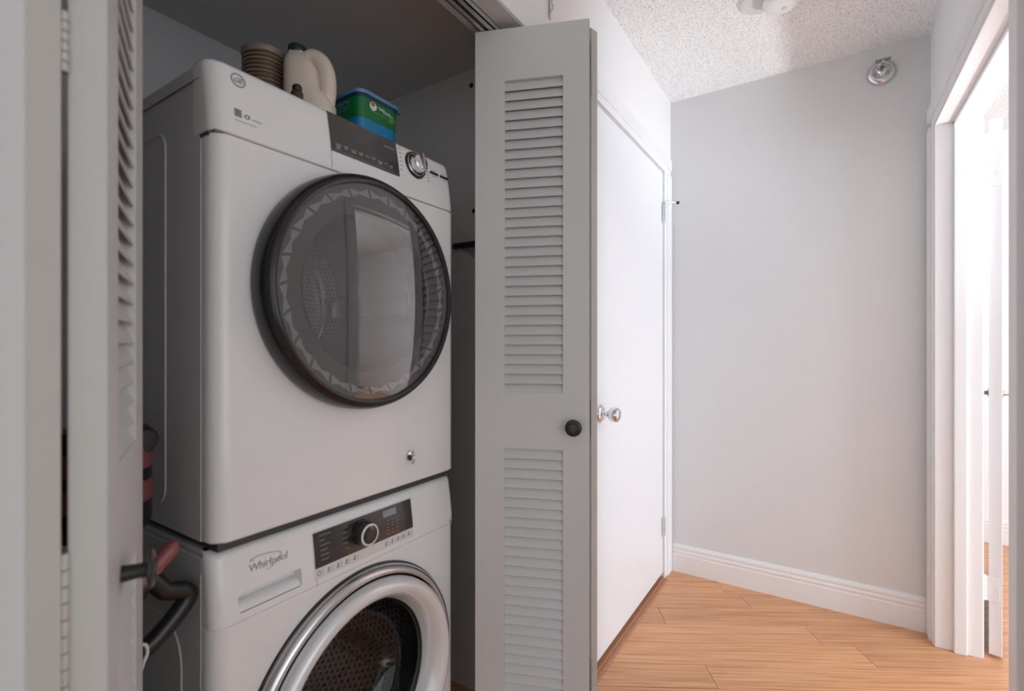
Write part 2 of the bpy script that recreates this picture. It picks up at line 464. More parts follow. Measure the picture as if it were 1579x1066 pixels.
# --- trims
def flat_casing(name, x, sgn, y0, y1, z1, w, t, label, mat_='trim', skip=()):
    """casing round an opening in a wall plane x; one mesh per board"""
    r = struct(name, loc=(x, (y0 + y1) / 2, 0), label=label)
    m = (y0 + y1) / 2; hw_ = (y1 - y0) / 2
    xs = sorted((0, sgn * t)); xs2 = sorted((0, sgn * t * 0.55))
    for s in (-1, 1):
        if s in skip: continue
        bmx = bmesh.new()
        wv = w if not isinstance(w, dict) else w[s]
        # stepped profile: thick outer band, thinner rounded inner band
        yo = sorted((s * (hw_ + wv * 0.35), s * (hw_ + wv))); yi = sorted((s * hw_, s * (hw_ + wv * 0.36)))
        bx(bmx, (xs[0], yo[0], 0), (xs[1], yo[1], z1 + 0.001), 0.003)
        bx(bmx, (xs2[0], yi[0], 0), (xs2[1], yi[1], z1 + 0.001), 0.003)
        obj('casing_board', bmx, mat_, r)
    wl_ = w if not isinstance(w, dict) else w[-1]; wr_ = w if not isinstance(w, dict) else w[1]
    bmx = bmesh.new(); wh = 0.085
    bx(bmx, (xs[0], -hw_ - wl_, z1 + wh * 0.35), (xs[1], hw_ + wr_, z1 + wh), 0.003)
    bx(bmx, (xs2[0], -hw_ - wl_ * 0.4, z1), (xs2[1], hw_ + wr_ * 0.4, z1 + wh * 0.36), 0.003)
    obj('casing_head', bmx, mat_, r)
    return r
# closet opening: plain flat boards
tc_ = struct('trim_1', loc=(WL, (OY0 + OY1) / 2, 0), label='flat white casing round the closet opening')
hw_ = (OY1 - OY0) / 2
obj('casing_board', B((0, -hw_ - 0.085, 0), (0.008, -hw_, OZ + 0.086), 0.002), 'trim', tc_)
obj('casing_board', B((0, hw_, 0), (0.008, hw_ + 0.085, OZ + 0.086), 0.002), 'trim', tc_)
obj('casing_head', B((0, -hw_, OZ), (0.008, hw_, OZ + 0.086), 0.002), 'trim', tc_)
# latch hook and screw on the closet head casing
hk = thing('wall_hook', 'small metal latch hook above the closet opening', 'hook', (WL + 0.002, 1.261, 2.125))
obj('hook_plate', B((0, -0.004, 0), (0.004, 0.004, 0.08), 0.001), 'satin_metal', hk)
obj('hook_wire', tube(bmesh.new(), spline([(0.004, 0.0, 0.075), (0.012, -0.003, 0.06), (0.009, -0.006, 0.045), (0.013, -0.004, 0.03), (0.008, -0.006, 0.018)]), 0.0022, 8), 'hinge_old', hk)
# door casings
flat_casing('trim_2', WL, 1, D1Y0, D1Y1, D1Z, {-1: 0.075, 1: 0.112}, 0.012, 'white casing round the flush door')
flat_casing('trim_3', WR, -1, D2Y0, D2Y1, D2Z, {-1: 0.085, 1: 0.085}, 0.016, 'white moulded casing round the doorway')
flat_casing('trim_4', WRO, 1, D2Y0, D2Y1, D2Z, {-1: 0.085, 1: 0.085}, 0.014, 'white casing on the room side of the doorway')
jb = struct('trim_5', loc=(WR, (D2Y0 + D2Y1) / 2, 0), label='white jamb and stop lining the doorway')
h2 = (D2Y1 - D2Y0) / 2; jt = WRO - WR
for s in (-1, 1):
    y0, y1 = sorted((s * h2, s * (h2 - 0.008)))
    obj('jamb_board', B((-0.004, y0, 0), (jt + 0.004, y1, D2Z), 0.002), 'trim', jb)
    y0, y1 = sorted((s * (h2 - 0.008), s * (h2 - 0.022)))
    obj('door_stop', B((0.05, y0, 0), (0.088, y1, D2Z - 0.008), 0.003), 'trim', jb)
obj('jamb_head', B((-0.004, -h2, D2Z - 0.008), (jt + 0.004, h2, D2Z), 0.002), 'trim', jb)
obj('door_stop', B((0.05, -h2 + 0.008, D2Z - 0.022), (0.088, h2 - 0.008, D2Z - 0.008), 0.003), 'trim', jb)

# baseboards
BP = [(0, 0), (0.015, 0), (0.015, 0.088), (0.0125, 0.092), (0.0125, 0.097), (0.0145, 0.100), (0.0145, 0.108), (0.011, 0.112), (0.011, 0.117), (0.0125, 0.120), (0.0125, 0.128), (0.008, 0.138), (0, 0.140)]
b1 = extrude_profile(bmesh.new(), BP, 'X', WL + 0.012, WR - 0.015, lambda u, v, a: (a, YB - u, v))
struct('baseboard_back', b1, 'trim', label='white grooved baseboard under the grey end wall')
b2 = extrude_profile(bmesh.new(), BP, 'X', WRO, RX, lambda u, v, a: (a, RY1 - u, v))
struct('baseboard_far', b2, 'trim', label='white grooved baseboard in the room beyond the doorway')
b3 = extrude_profile(bmesh.new(), BP, 'Y', D2Y1 + 0.085, RY1 - 0.015, lambda u, v, a: (WRO + u, a, v))
struct('baseboard_room', b3, 'trim')

# threshold strip under the flush door
th = struct('trim_6', loc=(WL, (D1Y0 + D1Y1) / 2, 0), label='wooden threshold strip under the flush door')
hd = (D1Y1 - D1Y0) / 2
obj('threshold_board', B((-0.05, -hd, 0), (0.004, hd, 0.010), 0.002), 'threshold_wood', th)
obj('threshold_edge', B((0.004, -hd - 0.10, 0), (0.020, hd, 0.005), 0.002), 'threshold_wood', th)
obj('threshold_back', B((-0.06, -hd, 0), (-0.052, hd, 0.03)), 'shadow_brown', th)

# --- flush door with knob and two hinges (hinged at its far edge)
def knob_set(parent, y, z, x0, sgn, rose_r=0.033, ball_r=0.0275):
    k = obj('door_knob', lathe(bmesh.new(), [(0.0, 0.076), (0.010, 0.0755), (0.019, 0.073), (0.0255, 0.067), (ball_r, 0.056), (0.0265, 0.046), (0.022, 0.038), (0.015, 0.033), (0.011, 0.029), (0.0105, 0.02), (0.013, 0.012), (0.013, 0.004)], (0, 0, 0), 'X', 40), 'chrome', parent)
    k.location = (x0, y, z); k.rotation_euler = (0, 0, 0 if sgn > 0 else PI)
    r = obj('knob_rose', lathe(bmesh.new(), [(0.0, 0.012), (0.014, 0.012), (0.02, 0.0095), (0.024, 0.010), (0.030, 0.006), (rose_r, 0.002), (rose_r, 0.0)], (0, 0, 0), 'X', 40), 'chrome', k)
    return k
def hinge(parent, y, z, x, h=0.09, m='hinge'):
    hb = bmesh.new()
    for i in range(5):
        lathe(hb, [(0, i*h/5 + 0.0008), (0.0062, i*h/5 + 0.0008), (0.0062, (i+1)*h/5 - 0.0008), (0, (i+1)*h/5 - 0.0008)], (0, 0, -h/2), 'Z', 14)
    lathe(hb, [(0, h/2 + 0.004), (0.004, h/2 + 0.003), (0.0045, h/2 - 0.001)], (0, 0, 0), 'Z', 12)
    o = obj('hinge', hb, m, parent); o.location = (x, y, z)
    return o
d1 = struct('door_1', loc=(WL - 0.04, D1Y1 - 0.004, 0), label='white flush door with a polished round knob')
dw = D1Y1 - D1Y0 - 0.008
obj('door_leaf', B((0.0, -dw, 0.030), (0.036, 0, D1Z - 0.006), 0.0015), 'door_paint', d1)
jl = struct('trim_7', loc=(WL, (D1Y0 + D1Y1) / 2, 0))
obj('jamb_head', B((-0.122, -hd, D1Z - 0.003), (0.0, hd, D1Z + 0.002)), 'trim', jl)
for s in (-1, 1):
    y0, y1 = sorted((s * (hd + 0.001), s * (hd - 0.003)))
    obj('jamb_board', B((-0.122, y0, 0), (0.0, y1, D1Z)), 'trim', jl)
obj('door_stop', B((-0.06, -hd, 0.04), (-0.045, hd, D1Z)), 'trim', jl)
knob_set(d1, -dw + 0.076, 0.918, 0.036, 1)
for zz in (1.825, 0.262):
    hi_ = hinge(d1, 0.004, zz, 0.046)
    obj('hinge_plate', B((-0.007, -0.018, -0.045), (-0.004, 0.014, 0.045), 0.0008), 'hinge', hi_)
ds = obj('hinge_pin_stop', tube(bmesh.new(), [(0.046, 0.004, 1.879), (0.060, 0.02, 1.882), (0.092, 0.055, 1.882)], 0.0035, 10), 'satin_metal', d1)
obj('bumper', lathe(bmesh.new(), [(0, 0.012), (0.007, 0.011), (0.008, 0.0), (0.004, -0.004), (0, -0.004)], (0.092, 0.055, 1.882), 'X', 14), 'black_knob', ds)
obj('stop_arm', tube(bmesh.new(), [(0.046, 0.004, 1.872), (0.052, -0.012, 1.872), (0.05, -0.02, 1.868)], 0.003, 8), 'satin_metal', ds)

# --- open door of the room on the right, folded back into the room
phi = math.atan(0.2094)
d2 = struct('door_2', loc=(0.505, 2.497, 0), label='white door swung wide open into the bright room')
d2.rotation_euler = (0, 0, -phi)
obj('door_leaf', B((0.0, 0.0, 0.012), (0.036, 0.905, 2.010), 0.0015), 'door_paint', d2)
knob_set(d2, 0.845, 0.93, 0.036, 1); knob_set(d2, 0.845, 0.93, 0.0, -1)
for zz in (1.806, 0.258):
    hi_ = hinge(d2, -0.004, zz, -0.012, 0.092, 'trim')
    obj('hinge_plate', B((0.004, 0.0005, -0.046), (0.041, 0.0030, 0.046), 0.0006), 'trim', hi_)
    pl = obj('hinge_plate', B((-0.048, -0.008, -0.046), (-0.004, -0.0055, 0.046), 0.0006), 'trim', hi_)
    sb = bmesh.new()
    for (u, v) in ((0.018, 0.03), (0.030, 0.0), (0.018, -0.03)):
        lathe(sb, [(0, -0.0008), (0.003, -0.0005), (0.0035, 0.001)], (u, 0.0, v), 'Y', 10)
    obj('screws', sb, 'hinge', hi_)

# ------------------------------------------------------------------ closet head track
tr = thing('door_track', 'metal track under the head of the closet opening', 'track', (-0.757, (OY0 + OY1) / 2, OZ))
tbm = bmesh.new(); L2 = (OY1 - OY0) / 2
for lo, hi in (((-0.019, -L2, -0.019), (-0.016, L2, 0)), ((0.016, -L2, -0.019), (0.019, L2, 0)), ((-0.019, -L2, -0.004), (0.019, L2, 0)),
               ((-0.019, -L2, -0.019), (-0.007, L2, -0.0165)), ((0.004, -L2, -0.019), (0.019, L2, -0.0165))):
    bx(tbm, lo, hi)
obj('track_channel', tbm, 'track', tr)
obj('track_slot', B((-0.007, -L2, -0.016), (0.004, L2, -0.0145)), 'black_plastic', tr)
# lining of the opening (head and two jambs)
ln = struct('trim_8', loc=(WL, (OY0 + OY1) / 2, 0), label='lining boards of the closet opening')
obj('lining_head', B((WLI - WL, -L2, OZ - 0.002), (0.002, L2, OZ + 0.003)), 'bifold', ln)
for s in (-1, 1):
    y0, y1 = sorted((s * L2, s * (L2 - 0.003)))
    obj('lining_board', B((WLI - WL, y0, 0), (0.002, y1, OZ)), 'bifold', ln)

# ------------------------------------------------------------------ louvred bifold doors
PWD, PT, PZ0, PZ1 = 0.2995, 0.028, 0.012, 2.000
SU0, SU1 = 0.066, 0.2195
PITCH, NS = 0.0257, 32
slat_me = bpy.data.meshes.new('slat')
sbm = bmesh.new()
# a slat: thin blade, lower edge towards the outer face (local -y), slightly rounded
sp_ = [(-0.0128, -0.0128), (-0.0118, -0.0140), (-0.0096, -0.0132), (0.0040, 0.0142), (0.0020, 0.0156), (-0.0004, 0.0146)]
extrude_profile(sbm, sp_, 'X', SU0 - 0.004, SU1 + 0.004, lambda u, v, a: (a, u, v))
bmesh.ops.recalc_face_normals(sbm, faces=list(sbm.faces)); sbm.to_mesh(slat_me); sbm.free(); slat_me.materials.append(M['bifold'])
SEC = ((1.8625, NS), (0.8945, 28))              # z of the top of each louvred section, number of slats
def panel(parent, name, louvre_mid=True):
    """panel in local axes: x along the width, y through the thickness (outer face at y=-PT/2), z up"""
    z_top = SEC[0][0]; z_mid1 = SEC[0][0] - NS * PITCH; z_mid0 = SEC[1][0]; z_bot = SEC[1][0] - SEC[1][1] * PITCH
    f = bmesh.new(); h = PT / 2
    bx(f, (0, -h, PZ0), (SU0, h, PZ1)); bx(f, (SU1, -h, PZ0), (PWD, h, PZ1))
    bx(f, (SU0, -h, z_top), (SU1, h, PZ1)); bx(f, (SU0, -h, z_mid0), (SU1, h, z_mid1)); bx(f, (SU0, -h, PZ0), (SU1, h, z_bot))
    bmesh.ops.remove_doubles(f, verts=list(f.verts), dist=1e-6)
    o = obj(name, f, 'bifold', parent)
    for zt, n in SEC:
        for i in range(n):
            s = bpy.data.objects.new('slat', slat_me); COL.objects.link(s); s.parent = o
            s.location = (0, 0.0, zt - (i + 0.5) * PITCH)
    return o
def knuckles(bm, x, y, z0, h, n, r=0.0035):
    for i in range(n):
        lathe(bm, [(0, z0 + i*h/n + 0.0006), (r, z0 + i*h/n + 0.0006), (r, z0 + (i+1)*h/n - 0.0006), (0, z0 + (i+1)*h/n - 0.0006)], (x, y, 0), 'Z', 10)

def bifold(label, foldA, endA, foldB, endB, mirror, knob_z, hinges):
    root = thing('bifold_door', label, 'door', (foldA[0], foldA[1], 0))
    o = Vector((foldA[0], foldA[1], 0))
    res = []
    for f, e in ((foldA, endA), (foldB, endB)):
        ang = math.atan2(e[1] - f[1], e[0] - f[0])
        p = panel(root, 'door_panel')
        p.location = Vector((f[0], f[1], 0)) - o
        p.rotation_euler = (0, 0, ang)
        res.append((p, ang))
    return root, res
# leading panel of the right-hand door; its outer face passes through the two measured edge points
A, Bp = Vector((-0.511, 1.147)), Vector((-0.788, 1.034))
d = (Bp - A).normalized(); nrm = Vector((-d.y, d.x))            # nrm points away from the closet's middle?
if nrm.y < 0: nrm = -nrm                                        # towards +Y, i.e. behind the visible face
Am, Bm = A + nrm * PT/2, Bp + nrm * PT/2
fB = A + nrm * (PT + 0.005 + PT/2) + Vector((0.010, 0.006))
eB = fB + Vector((d.x, -d.y * 0.55)).normalized() * PWD
rootR, rp = bifold('white louvred bifold door folded back beside the flush door', Am, Bm, fB, eB, False, 0.955, None)
# leading panel of the left-hand door
A2, B2 = Vector((-0.57, 0.177)), Vector((-0.84, 0.302))
dL = (B2 - A2).normalized(); nL = Vector((-dL.y, dL.x))
if nL.y > 0: nL = -nL                                           # towards -Y, behind the louvred face
A2m, B2m = A2 + nL * PT/2, B2 + nL * PT/2
fBL = Vector((-0.57, 0.132))
dBL = Vector((dL.x, -dL.y * 0.86)).normalized()
nBL = Vector((-dBL.y, dBL.x))
eBL = fBL + dBL * PWD
rootL, lp = bifold('white louvred bifold door folded open, on the side of the vacuum', A2m, B2m, fBL, eBL, True, 0.94, None)

def place_slats(p, ang, out_dir):
    """make the lower slat edges lean towards the outer face of the panel"""
    ly = Vector((-math.sin(ang), math.cos(ang)))
    if ly.dot(out_dir) > 0:          # local +y is the outer face: turn the slats over
        for s in p.children:
            if s.name.startswith('slat'): s.scale = (1, -1, 1)
place_slats(rp[0][0], rp[0][1], -nrm); place_slats(rp[1][0], rp[1][1], nrm)
place_slats(lp[0][0], lp[0][1], -nL); place_slats(lp[1][0], lp[1][1], nL)

def bifold_knob(root, base, out, z, flip):
    o3 = Vector((root.location.x, root.location.y, 0))
    pos = Vector((base.x, base.y, z)) - o3
    k = obj('knob', lathe(bmesh.new(), [(0, 0.0305), (0.010, 0.0303), (0.018, 0.0295), (0.0212, 0.0272), (0.0212, 0.0248), (0.018, 0.0235), (0.0085, 0.0225), (0.0078, 0.015), (0.0090, 0.0), (0, 0.0)], (0, 0, 0), 'X', 36), 'black_knob', root)
    k.location = pos; k.rotation_euler = (0, 0, math.atan2(out.y, out.x))
    r = obj('knob_ring', lathe(bmesh.new(), [(0.011, 0.0300), (0.0125, 0.0312), (0.014, 0.0297)], (0, 0, 0), 'X', 30), 'black_rim', k)
    return k
bifold_knob(rootR, A + d * 0.038, -nrm, 0.957, 1)
kL = bifold_knob(rootL, A2 + dL * 0.088, -nL, 0.914, 1)
oR = Vector((Am.x, Am.y, 0)); oL = Vector((A2m.x, A2m.y, 0))
hm = (A + nrm * (PT + 0.004)) - Am
for z0, h_, n in ((1.82, 0.145, 14), (0.925, 0.10, 12), (0.20, 0.145, 14)):
    kb = bmesh.new(); knuckles(kb, 0.006 + hm.x, hm.y, z0, h_, n, 0.003)
    obj('hinge', kb, 'hinge_old', rootR)
g2 = (A2 + nL * (PT + 0.003)) - A2m
for z0, h_, n in ((1.412, 0.055, 6), (0.842, 0.135, 9), (0.20, 0.145, 14)):
    kb = bmesh.new(); knuckles(kb, g2.x + 0.003, g2.y - 0.001, z0, h_, n, 0.0042)
    obj('hinge', kb, 'hinge_old', rootL)
# unpainted edge strips of the panels
for root, (p, ang) in ((rootR, rp[0]), (rootR, rp[1]), (rootL, lp[0]), (rootL, lp[1])):
    obj('edge_strip', B((-0.0012, -PT/2 + 0.001, PZ0), (0.0, PT/2 - 0.001, PZ1 - 0.001)), 'bifold_edge', p)
# top pivot / roller of the right-hand leading panel
pv = obj('roller', lathe(bmesh.new(), [(0, 0.0028), (0.006, 0.0028), (0.006, 0.0), (0, 0.0)], (0, 0, 0), 'Z', 14), 'black_plastic', rp[0][0])
pv.location = (PWD - 0.035, 0, PZ1 - 0.002)
pv = obj('roller', lathe(bmesh.new(), [(0, 0.0028), (0.006, 0.0028), (0.006, 0.0), (0, 0.0)], (0, 0, 0), 'Z', 14), 'black_plastic', lp[0][0])
pv.location = (PWD - 0.035, 0, PZ1 - 0.002)

# ------------------------------------------------------------------ washer and dryer
FX, Y0, Y1 = -0.850, 0.405, 1.026
YC = (Y0 + Y1) / 2
BXK = -1.44                                      # back of the machines

# ---------- dryer (z from 0.830)
DZ0, DSEAM, DZ1 = 0.830, 1.523, 1.656
dry = thing('dryer', 'white front-loading dryer stacked on top of the washer', 'dryer', (FX - 0.29, YC, 0.815))
OD = Vector((FX - 0.29, YC, 0.815))
def toD(bm):
    bmesh.ops.translate(bm, vec=-OD, verts=list(bm.verts)); return bm
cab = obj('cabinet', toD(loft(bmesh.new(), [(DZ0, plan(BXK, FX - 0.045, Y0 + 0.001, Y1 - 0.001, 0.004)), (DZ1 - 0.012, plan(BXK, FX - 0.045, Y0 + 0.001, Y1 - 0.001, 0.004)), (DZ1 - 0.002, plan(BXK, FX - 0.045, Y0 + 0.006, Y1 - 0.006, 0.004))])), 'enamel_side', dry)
fp = obj('front_panel', toD(loft(bmesh.new(), [(DZ0, plan(FX - 0.044, FX - 0.004, Y0 + 0.004, Y1 - 0.004, 0.026)), (DZ0 + 0.004, plan(FX - 0.044, FX, Y0, Y1, 0.028)), (DSEAM - 0.002, plan(FX - 0.044, FX, Y0, Y1, 0.028)), (DSEAM, plan(FX - 0.044, FX - 0.002, Y0 + 0.002, Y1 - 0.002, 0.027))])), 'enamel', dry)
def dxf(z):                                      # front of the control fascia as a function of height
    t = max(0.0, (z - DSEAM) / (DZ1 - DSEAM)); return FX - 0.020 * t ** 1.5
rings = []
for z in (DSEAM + 0.0022, DSEAM + 0.004, DSEAM + 0.03, DSEAM + 0.06, DSEAM + 0.09, DZ1 - 0.012, DZ1 - 0.006, DZ1 - 0.002, DZ1):
    ins = 0.002 if z < DSEAM + 0.003 else 0.0
    e = max(0, z - (DZ1 - 0.012)) / 0.012
    bk = 0.012 * (1 - math.sqrt(max(0, 1 - e * e)))
    rings.append((z, plan(FX - 0.075, dxf(z) - ins - bk, Y0 + ins + bk * 0.4, Y1 - ins - bk * 0.4, 0.028)))
obj('control_fascia', toD(loft(bmesh.new(), rings)), 'enamel', dry)
obj('seam_gasket', toD(B((FX - 0.04, Y0 + 0.004, DSEAM - 0.001), (FX - 0.004, Y1 - 0.004, DSEAM + 0.003))), 'seam', dry)
DC = (0.0, 0.711, 1.277)
# hole in cabinet and front panel for the drum
def cyl(r, x0, x1, c, n=64):
    return lathe(bmesh.new(), [(0, x0), (r, x0), (r, x1), (0, x1)], c, 'X', n, smooth=False)
cut(fp, [toD(cyl(0.182, FX - 0.08, FX + 0.02, DC))])
cut(cab, [toD(cyl(0.245, FX - 0.47, FX - 0.03, DC))])
drum = bmesh.new()
lathe(drum, [(0.182, FX - 0.044), (0.243, FX - 0.05), (0.243, FX - 0.40)], (0, 0, 0), 'X', 72)
for k in range(3):                               # lifters
    a = 2 * PI * k / 3 + 0.5
    t = bmesh.new(); bx(t, (FX - 0.39, -0.035, 0.20), (FX - 0.08, 0.035, 0.242), 0.015, 3)
    merge(drum, t, Matrix.Rotation(a, 4, 'X'))
dr = obj('drum', drum, 'steel', dry); dr.location = Vector((0, DC[1], DC[2])) - OD
bk_ = bmesh.new(); lathe(bk_, [(0.243, FX - 0.40), (0.20, FX - 0.405), (0.15, FX - 0.39), (0.145, FX - 0.385), (0.0, FX - 0.385)], (0, 0, 0), 'X', 72)
o = obj('drum_back', bk_, 'dryer_back', dry); o.location = Vector((0, DC[1], DC[2])) - OD
obj('drum_ring', toD(lathe(bmesh.new(), [(0.196, FX - 0.398), (0.192, FX - 0.388), (0.186, FX - 0.388), (0.182, FX - 0.396)], DC, 'X', 72)), 'chrome', dry)
# door: black rim, printed ring, dark inner ring, tinted outer pane, inner bowl
door = obj('dryer_door', toD(lathe(bmesh.new(), [(0.236, FX + 0.001), (0.246, FX + 0.002), (0.248, FX + 0.012), (0.2475, FX + 0.030), (0.244, FX + 0.042), (0.2385, FX + 0.050), (0.232, FX + 0.053), (0.227, FX + 0.0515), (0.224, FX + 0.046), (0.224, FX + 0.038), (0.165, FX + 0.030), (0.165, FX + 0.001)], DC, 'X', 128, closed=True)), 'black_rim', dry)
door['label'] = 'round tinted glass door with a black rim'
obj('printed_ring', toD(lathe(bmesh.new(), [(0.2238, FX + 0.0405), (0.1705, FX + 0.0345)], DC, 'X', 128)), 'print_dark', door)
def ringx(r): return FX + 0.0345 + (r - 0.1705) / (0.2238 - 0.1705) * 0.006 + 0.0006
zz_ = bmesh.new()
NT = 25
for k in range(NT):                              # pale bow-tie triangles printed round the rim
    for tri in (((0.199, -0.50), (0.2165, -0.36), (0.2065, 0.14)), ((0.2165, 0.52), (0.199, 0.38), (0.2085, -0.12))):
        zz_.faces.new([zz_.verts.new((ringx(r), DC[1] + r*math.cos(2*PI*(k + u)/NT), DC[2] + r*math.sin(2*PI*(k + u)/NT))) for r, u in tri])
stuff(obj('zigzag_print', toD(zz_), 'print_grey', door))
obj('inner_ring', toD(lathe(bmesh.new(), [(0.1705, FX + 0.036), (0.1665, FX + 0.034), (0.163, FX + 0.020), (0.160, FX - 0.02)], DC, 'X', 96)), 'black_gloss', door)
# inner bowl of the door reaching into the drum
obj('door_bowl', toD(lathe(bmesh.new(), [(0.160, FX - 0.018), (0.156, FX - 0.035), (0.145, FX - 0.050), (0.12, FX - 0.058), (0.0, FX - 0.062)], DC, 'X', 72)), glass_mat('bowl_glass', (0.80, 0.80, 0.80), 1.25, 0.05), door)
obj('door_pane', toD(lathe(bmesh.new(), [(0.2255, FX + 0.0475), (0.20, FX + 0.0500), (0.15, FX + 0.0530), (0.10, FX + 0.0550), (0.05, FX + 0.0560), (0.0, FX + 0.0563)], DC, 'X', 128)), 'door_glass', door)
# control fascia details
def fx_quad(y0, y1, z0, z1, lift, n=6):
    """strip lying on the sloping dryer fascia"""
    bm = bmesh.new(); rows = []
    for i in range(n + 1):
        z = z0 + (z1 - z0) * i / n
        rows.append([bm.verts.new((dxf(z) + lift, y, z)) for y in (y0, y1)] + [bm.verts.new((dxf(z) - 0.001, y, z)) for y in (y1, y0)])
    for a, b in zip(rows, rows[1:]):
        for k in range(4): bm.faces.new((a[k], a[(k+1) % 4], b[(k+1) % 4], b[k]))
    bm.faces.new(rows[0][::-1]); bm.faces.new(rows[-1])
    return bm
cp = obj('control_display', toD(fx_quad(0.634, 0.824, 1.566, 1.6505, 0.0010)), 'panel_dark', dry)
cp['label'] = 'dark glossy control display'
lg = bmesh.new()
yy = 0.646
for i, (w, rows) in enumerate(((0.014, 3), (0.012, 2), (0.014, 2), (0.012, 2), (0.010, 1), (0.012, 1), (0.014, 2), (0.008, 1), (0.010, 2))):
    for r in range(rows):
        z = 1.5835 - r * 0.0042 + (0.0015 if i % 2 else 0)
        merge(lg, fx_quad(yy + 0.001 * (r % 2), yy + w - 0.002 * r, z - 0.0007, z + 0.0007, 0.0014, 1))
    yy += w + 0.0065
merge(lg, fx_quad(0.785, 0.815, 1.6285, 1.6298, 0.0014, 1))
merge(lg, fx_quad(0.640, 0.820, 1.5700, 1.5704, 0.0013, 1))
stuff(obj('display_legend', toD(lg), 'legend', cp))
obj('fascia_seam', toD(fx_quad(0.6335, 0.6345, DSEAM + 0.004, 1.566, 0.0004)), 'legend_dark', dry)
KY, KZ = 0.884, 1.6135; KX = dxf(KZ)
tilt = math.atan(0.020 * 1.5 * ((KZ - DSEAM) / (DZ1 - DSEAM)) ** 0.5 / (DZ1 - DSEAM))
dial = obj('dial', lathe(bmesh.new(), [(0.0, 0.0255), (0.018, 0.025), (0.0215, 0.022), (0.023, 0.006), (0.0235, 0.0)], (0, 0, 0), 'X', 48), 'chrome', dry)
dial.location = Vector((KX, KY, KZ)) - OD; dial.rotation_euler = (0, -tilt, 0)
obj('dial_ring', lathe(bmesh.new(), [(0.0235, 0.004), (0.0255, 0.0055), (0.0275, 0.003), (0.0285, 0.004), (0.033, 0.0035), (0.0345, 0.0)], (0, 0, 0), 'X', 48), 'black_gloss', dial)
obj('dial_band', lathe(bmesh.new(), [(0.0262, 0.0050), (0.0275, 0.0056), (0.0288, 0.0046)], (0, 0, 0), 'X', 48), 'satin_metal', dial)
gb = B((0.020, -0.0045, -0.0205), (0.0335, 0.0045, 0.0205), 0.003); obj('dial_grip', gb, 'satin_metal', dial)
lg = bmesh.new()
for i in range(7):
    z = 1.650 - i * 0.0105
    merge(lg, fx_quad(0.829 + 0.001 * i * (i < 4), 0.829 + (0.018 if i == 0 else 0.010) + 0.001 * (i % 3), z - 0.0008, z + 0.0008, 0.0005, 1))
for i in range(6):
    z = 1.628 - i * 0.0085
    merge(lg, fx_quad(0.922, 0.930 + 0.001 * (i % 3), z - 0.0007, z + 0.0007, 0.0005, 1))
stuff(obj('dial_legend', toD(lg), 'legend_dark', dry))
for y in (0.951, 0.9895):
    b_ = obj('button', toD(fx_quad(y - 0.0145, y + 0.0145, 1.6095, 1.6155, 0.0035)), 'black_gloss', dry)
    lb = bmesh.new(); merge(lb, fx_quad(y - 0.008, y + 0.006, 1.6200, 1.6212, 0.0005, 1)); merge(lb, fx_quad(y - 0.004, y + 0.008, 1.6035, 1.6045, 0.0005, 1))
    stuff(obj('button_legend', toD(lb), 'legend_dark', dry))
# round monogram badge and energy marks
bz = 1.628
bd_ = bmesh.new(); t = lathe(bmesh.new(), [(0.0105, 0.0010), (0.0128, 0.0010), (0.0128, -0.002), (0.0105, -0.002)], (0, 0, 0), 'X', 40, closed=True)
btilt = math.atan2(dxf(bz - 0.01) - dxf(bz + 0.01), 0.02)
merge(bd_, t, Matrix.Translation((dxf(bz) + 0.0003, 0.452, bz)) @ Matrix.Rotation(-btilt, 4, 'Y'))
obj('badge_ring', toD(bd_), 'logo_grey', dry)
obj('badge_letters', toD(text_bm('GE', 0.0135, (dxf(bz - 0.0045) + 0.0008, 0.4435, bz - 0.0045), (0, 1, 0), (-math.tan(btilt), 0, 1), shear=0.2, spacing=0.85)), 'logo_grey', dry)
es = bmesh.new()
merge(es, fx_quad(0.4405, 0.4525, 1.560, 1.5735, 0.0006, 2))
merge(es, fx_quad(0.4405, 0.478, 1.5525, 1.5533, 0.0006, 1))
merge(es, fx_quad(0.471, 0.488, 1.5628, 1.5642, 0.0006, 1))
stuff(obj('energy_mark', toD(es), 'legend_dark', dry))
ov = bmesh.new(); t = lathe(bmesh.new(), [(0.0030, 0.0008), (0.0052, 0.0008), (0.0052, -0.001), (0.0030, -0.001)], (0, 0, 0), 'X', 24, closed=True)
merge(ov, t, Matrix.Translation((dxf(1.565), 0.462, 1.565)) @ Matrix.Diagonal((1, 1, 0.75, 1)))
obj('oval_mark', toD(ov), 'legend_dark', dry)
# stacking base
obj('stacking_base', toD(B((BXK + 0.02, Y0 + 0.012, 0.8155), (FX - 0.012, Y1 - 0.012, DZ0))), 'dark_gap', dry)
# embossed outline on the side and raised top cover edge
def side_rect(y, x0, x1, z0, z1, r, t=0.004):
    pts = []
    for cx, cz, a0 in ((x1-r, z1-r, 0), (x0+r, z1-r, PI/2), (x0+r, z0+r, PI), (x1-r, z0+r, 3*PI/2)):
        for k in range(7):
            a = a0 + PI/2*k/6; pts.append((cx + r*math.cos(a), y, cz + r*math.sin(a)))
    pts.append(pts[0]); return tube(bmesh.new(), pts, t/2, 8, False)
obj('side_emboss', toD(side_rect(Y0 + 0.0008, -1.36, -1.028, 0.872, 1.560, 0.03, 0.0045)), 'enamel_side', dry)
obj('side_seam', toD(B((FX - 0.0455, Y0 - 0.0006, DZ0 + 0.002), (FX - 0.0435, Y0 + 0.002, DSEAM))), 'light_plastic', dry)
obj('top_seam', toD(B((BXK, Y0 - 0.0004, 1.6215), (FX - 0.05, Y0 + 0.002, 1.6235))), 'seam', dry)
obj('fascia_tab', toD(B((FX - 0.045, Y0 - 0.0006, DSEAM - 0.0055), (FX - 0.018, Y0 + 0.003, DSEAM + 0.001))), 'dark_gap', dry)

